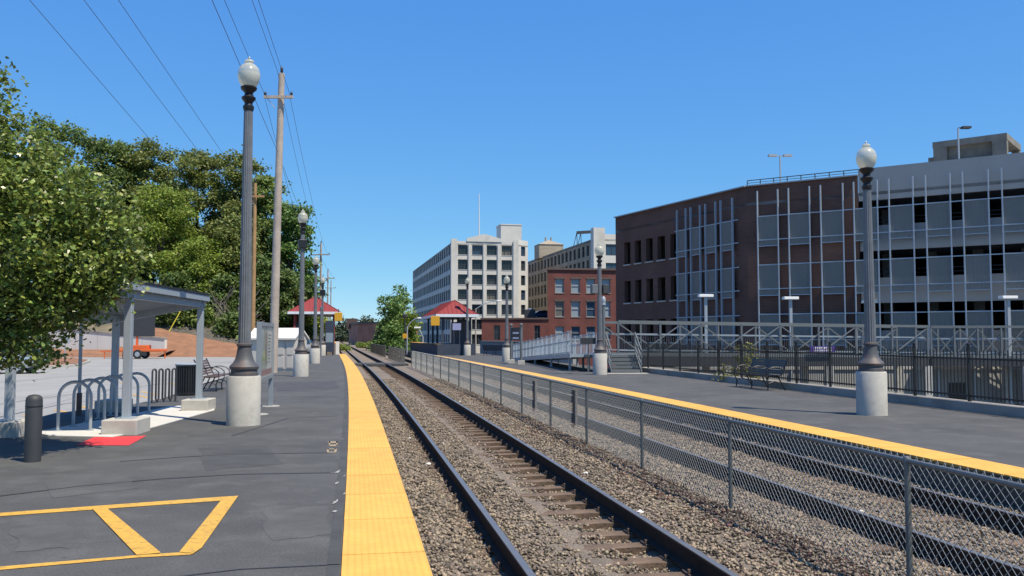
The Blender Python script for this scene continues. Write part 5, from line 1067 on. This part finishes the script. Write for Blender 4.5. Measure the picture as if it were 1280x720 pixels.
# ================================================================== CARS
def car(label, paint, loc, rz):
    t = thing('parked_car', label, 'car', loc, rz); xs = [-2.15, -2.1, -1.7, -1.1, -.4, .5, 1.2, 1.75, 2.1, 2.18]
    top = [.62, .78, .86, .9, .93, .95, .95, .94, .86, .6]; hw = [.6, .78, .84, .86, .87, .87, .86, .84, .76, .6]; m = MB(); n_ = len(xs)
    for x, zt_, h in zip(xs, top, hw):
        bz = .28 if abs(x) < 2.05 else .4
        m.v += [(x, -h * .92, bz), (x, -h, .5), (x, -h * .98, zt_ - .12), (x, -h * .88, zt_), (x, h * .88, zt_), (x, h * .98, zt_ - .12), (x, h, .5), (x, h * .92, bz)]
    for i in range(n_ - 1):
        for j in range(8): a, b_ = i * 8 + j, i * 8 + (j + 1) % 8; m.f.append((a, b_, b_ + 8, a + 8)); m.m.append(0)
    m.f += [tuple(range(8)), tuple(reversed(range((n_ - 1) * 8, n_ * 8)))]; m.m += [0, 0]; m.f = [tuple(reversed(f)) for f in m.f]; m.build('body', paint, t, True)
    cx = [-1.5, -.85, -.1, .8, 1.35, 1.95]; ct = [.93, 1.35, 1.46, 1.44, 1.36, .95]; cw = [.72, .64, .62, .62, .62, .72]; m = MB(); n_ = 6
    for x, z, h in zip(cx, ct, cw): m.v += [(x, -.78, .88), (x, -h, z), (x, h, z), (x, .78, .88)]
    for i in range(5):
        for j in range(3): a = i * 4 + j; m.f.append((a + 4, a + 5, a + 1, a)); m.m.append(0 if (j == 1 and 0 < i < 4) else 1)
    m.build('cabin', [paint, M['carglass']], t, True)
    for s_ in (-1, 1):
        for x in (-.5, .75): q = MB(); q.bar((x, s_ * .785, .9), (x + .02, s_ * .64, 1.4), .08, .02, up=(0, s_, 0)); q.build('door_pillar', paint, t)
        for x in (-1.35, 1.3):
            q = MB(); q.lathe([(.2, -.11), (.29, -.1), (.32, -.06), (.32, .06), (.29, .1), (.2, .11)], 22); wv = q.build('wheel', M['rubber'], t, True, loc=(x, s_ * .77, .32)); wv.rotation_euler = (math.pi / 2, 0, 0); q = MB(); q.lathe([(0, -.115), (.2, -.11), (.2, .11), (0, .115)], 12); q.build('rim', M['steel'], wv)
        q = MB(); q.box(2.1, 2.17, s_ * .62 - .12, s_ * .62 + .12, .62, .82); q.build('tail_light', mat('tail_red', (.35, .02, .02), .3), t); q = MB(); q.box(-2.16, -2.08, s_ * .58 - .14, s_ * .58 + .14, .58, .72); q.build('headlight', M['lens'], t)
    q = MB(); q.box(2.1, 2.2, -.7, .7, .4, .56); q.build('bumper', M['plast'], t); return t
pc = P(20, 467.5, -.12); car('silver parked car partly hidden behind the near tree', M['silver'], (pc.x - 1.35, pc.y + .6, -.12), math.radians(8))
pc = PD(677, 396, 152); z_ = zB(398) + .05
car('dark blue vehicle on the deck above the brick annex', M['blue'], (pc.x, 149.5, z_), math.radians(20))
pc = Vector((PD(389, 430, 80).x, 80, -.12)); car('pale car parked beyond the dark cabinet by the far steps', M['silver'], (pc.x - 2.0, 84, -.12), math.radians(80))
# ================================================================== TREES
def leaves(C, size, aspect=.65, up=.35):
    N = len(C); n = rng.normal(size=(N, 3)); n[:, 2] = np.abs(n[:, 2]) + up; n /= np.linalg.norm(n, axis=1)[:, None]
    a = rng.normal(size=(N, 3)); a -= n * np.sum(a * n, 1)[:, None]; a /= np.linalg.norm(a, axis=1)[:, None]; b = np.cross(n, a)
    s = size * rng.uniform(.6, 1.3, N)[:, None]; w_ = s * aspect
    return np.stack([C - a * s * .5, C + b * w_ * .5 - a * s * .05, C + a * s * .55, C - b * w_ * .5 - a * s * .05], 1)
def crown(lobes, nclump, per, spread, size, shell=.55):
    vol = np.array([l[3] * l[4] * l[5] for l in lobes]); pr_ = vol ** .7; pr_ /= pr_.sum(); idx = rng.choice(len(lobes), nclump, p=pr_); Lb_ = np.array(lobes)[idx]
    d = rng.normal(size=(nclump, 3)); d /= np.linalg.norm(d, axis=1)[:, None]; r = (shell + (1 - shell) * rng.random(nclump) ** .6)[:, None]
    cc = Lb_[:, :3] + d * r * Lb_[:, 3:6]; k = rng.poisson(per, nclump).clip(3); C = np.repeat(cc, k, 0); sp = np.repeat(rng.uniform(.5, 1.3, nclump), k)[:, None]
    C = C + rng.normal(size=C.shape) * spread * sp * np.array((1, 1, .6)); return leaves(C, size)
def tree(name, label, base, h, lobes, nclump, per, spread, size, lm, trunk_r, group=None, branches=7, shell=.55, bm=None, cat='tree'):
    t = thing(name, label, cat, base, 0, group); top = max(l[2] for l in lobes); q = MB()
    q.tube([(0, 0, -.4), (random.uniform(-.1, .1), random.uniform(-.1, .1), h * .25), (random.uniform(-.3, .3), 0, top * .75)], [trunk_r, trunk_r * .8, trunk_r * .3], 9)
    for k in range(branches):
        l = lobes[k % len(lobes)]; z0 = h * random.uniform(.2, .45); e_ = Vector(l[:3]) + Vector((random.uniform(-.4, .4) * l[3], random.uniform(-.4, .4) * l[4], random.uniform(-.1, .3) * l[5])); mid = Vector((e_.x * .45, e_.y * .45, z0 + (e_.z - z0) * .6))
        q.tube([(0, 0, z0), mid, e_], [trunk_r * .5, trunk_r * .32, trunk_r * .08], 6)
    q.build('trunk', bm or M['bark'], t, True); obj('crown', np_mesh('crown', crown(lobes, nclump, per, spread, size, shell), 4, lm), t); return t
# near tree at the left edge
nb = Vector((-8.7, 11.9, -.1))
def nl(u, v, D, r, rz=None): p = PD(u, v, D); return (p.x - nb.x, p.y - nb.y, p.z - nb.z, r, r, rz or r)
tree('near_tree', 'leafy green street tree overhanging the bike shelter', nb, 4,
     [nl(-10, 300, 12, 1.5), nl(60, 300, 11.8, 1.15), nl(110, 335, 12, .68, .55), nl(138, 345, 12.2, .36, .28), nl(70, 385, 12, .75, .45), nl(20, 395, 12, .85, .5), nl(95, 265, 12, .75, .7), nl(20, 230, 12, .72), nl(-20, 140, 12, .48, .7), nl(-60, 200, 12, 1.05, 1.3), nl(-120, 330, 12, 1.6), nl(25, 440, 11.6, .5, .25), nl(45, 445, 11.8, .22, .16), nl(-40, 420, 12, .9, .5), nl(110, 368, 12.1, .42, .3), nl(156, 325, 12.2, .28, .32), nl(130, 300, 12.1, .5, .5)],
     3000, 16, .11, .078, LEAF['near'], .13, None, 12, .3)
# hillside trees: (u, top row, D, crown half width px, leaf kind, label)
HT = [(212, 372, 86, 16, 'dark', 'low dark shrub on the slope above the dirt bank'), (246, 384, 87, 16, 'green', 'low green shrub at the top of the rubble slope'), (292, 396, 86, 15, 'dark', 'low dark shrub beside the rail fence on the slope'), (162, 171, 114, 40, 'green', 'green tree filling the ridge between the dark and olive trees'), (-25, 150, 108, 70, 'green', 'green tree at the far left of the wooded hill behind the near tree'), (68, 138, 112, 62, 'green', 'tallest green tree on the hill top behind the near tree'), (132, 166, 110, 52, 'dark', 'dark green tree on the hill beside the tallest one'),
      (190, 168, 112, 55, 'olive', 'olive toned tree on the hill ridge behind the bright round tree'), (248, 180, 108, 55, 'olive', 'brownish olive tree on the ridge left of the near lamp post'), (303, 186, 106, 50, 'olive', 'olive tree rising behind the near lamp shaft'), (335, 212, 104, 34, 'green', 'green tree between the lamp shaft and the grey pole'),
      (365, 246, 100, 34, 'fresh', 'deep green tree right of the grey utility pole'), (205, 226, 96, 58, 'bright', 'bright yellow green rounded tree on the slope'), (258, 292, 93, 40, 'bright', 'smaller bright green tree below the rounded one'), (100, 235, 97, 55, 'dark', 'dark shaded tree behind the near tree canopy'),
      (30, 225, 97, 62, 'dark', 'dark green tree low on the hill at the left'), (298, 268, 95, 42, 'olive', 'olive understorey tree behind the near lamp'), (330, 318, 92, 30, 'dark', 'dark bushy tree behind the brown pole'), (358, 338, 92, 30, 'dark', 'dark bushy tree behind the shed roof'),
      (160, 300, 93, 40, 'dark', 'dark undergrowth tree above the shelter roof'), (384, 372, 104, 22, 'bright', 'low light green bush left of the red roof'), (225, 345, 90, 24, 'dark', 'shrubby dark tree above the dirt bank'), (285, 345, 91, 26, 'dark', 'dark thicket tree above the rubble slope')]
for i, (u, v, D, hw, kd, lab) in enumerate(HT):
    pt = PD(u, v, D); zb = hz(pt.x, D) - .1; h = pt.z - zb; R = hw / F * D * .88; z0 = h * (.2 if h > 9 else .1); lob = []
    rr = random.Random(i * 13 + 5); nlb = 15 if h > 9 else 8
    for k in range(nlb):
        f = k / (nlb - 1); zc = z0 + (h - z0) * (.1 + .8 * f); rad = R * rr.uniform(.4, .58) * (1 - .35 * f); an = rr.uniform(0, 1) + k * 2.4; rd = R * (.68 * (1 - .6 * f ** 1.6)); lob.append((rd * math.cos(an), rd * math.sin(an), zc, rad, rad, rad * .62))
    tree('pine_tree' if False else 'hill_tree', lab, (pt.x, D, zb), h, lob, int(270 + R * 125), 26, .5, .37 if kd != 'bright' else .3, LEAF[kd], .18 + .012 * h, 'trees on the hillside', 8, .45)
# leafless brush on the slope
for i, (u, v, D) in enumerate(((262, 398, 89), (288, 405, 88), (235, 392, 89), (305, 412, 88))):
    p = PD(u, v, D); t = thing('bare_brush', 'tangle of grey leafless branches on the rubble slope', 'brush', (p.x, D, p.z - 1.0), 0, 'leafless brush on the slope'); q = MB()
    for k in range(26):
        a = random.uniform(0, 6.28); ln = random.uniform(2.0, 4.5); e_ = Vector((math.cos(a) * ln * .7, math.sin(a) * ln * .4, ln * random.uniform(.5, 1.1))); mid = e_ * .5 + Vector((random.uniform(-.4, .4), 0, random.uniform(.1, .5))); q.tube([(0, 0, 0), mid, e_, e_ + Vector((random.uniform(-.6, .6), 0, -.25))], [.06, .04, .022, .01], 4)
    q.build('branches', M['barkg'], t)
# right of the track: green trees, far tree line, bush by the fence
for i, (u, v, D, hw, kd, lab) in enumerate(((500, 359, 128, 22, 'fresh', 'large green tree beside the shaded side of the pale mill'), (487, 372, 120, 18, 'fresh', 'green tree overhanging the right side of the track'), (512, 388, 112, 14, 'bright', 'light green bushy tree by the curved street lights'), (478, 398, 126, 12, 'fresh', 'small green tree next to the brick warehouse'), (494, 405, 108, 16, 'fresh', 'low green shrub tree behind the track fence'))):
    pt = PD(u, v, D); zb = -3.0; h = pt.z - zb; R = hw / F * D; lob = [(random.uniform(-.5, .5) * R, random.uniform(-.5, .5) * R, h * f, R * (1.0 - .5 * f), R * (1 - .5 * f), h * .16) for f in (.3, .42, .55, .68, .8, .87)]
    tree('trackside_tree', lab, (pt.x, D, zb), h, lob, 190, 22, .4, .36, LEAF[kd], .2, 'trees right of the track', 6, .4)
for i, (u, v, D, hw) in enumerate(((432, 397, 330, 14), (455, 395, 340, 12), (475, 400, 330, 14), (445, 402, 300, 8), (418, 402, 320, 14), (400, 398, 330, 16), (500, 402, 330, 18), (380, 392, 300, 18), (360, 396, 300, 20))):
    pt = PD(u, v, D); zb = -4.9; h = pt.z - zb; R = hw / F * D; lob = [(random.uniform(-.5, .5) * R, 0, h * f, R * .8, R * .8, h * .2) for f in (.4, .6, .8)]
    tree('far_tree', 'hazy dark green tree in the distance beyond the brick warehouse', (pt.x, D, zb), h, lob, 110, 14, .9, .9, LEAF['far'], .3, 'distant tree line', 3, .4)
for i, (u, D, hw) in enumerate(((426, 118, 5), (440, 150, 6), (452, 140, 6))):
    p = PD(u, 430, D); tree('track_shrub', 'small green shrub growing beside the far rails', (p.x if u < 430 else p.x + 1.5, D, -.9), 1.8, [(0, 0, 1.1, .9, .9, .7), (.6, .2, .8, .7, .7, .5)], 60, 12, .2, .22, LEAF['bright'], .05, 'shrubs beside the far track', 3, .3, cat='shrub')
bb = T(29.0, 11.5, -.75); tree('fence_bush', 'yellow green bush behind the black bench at the iron fence', bb, 1.5, [(0, 0, 1.0, .55, .5, .55), (-.45, .1, .9, .4, .4, .4), (.4, 0, 1.1, .42, .4, .5), (.1, 0, 1.75, .35, .35, .42)], 130, 12, .1, .085, LEAF['yellow'], .03, None, 7, .3, cat='bush')
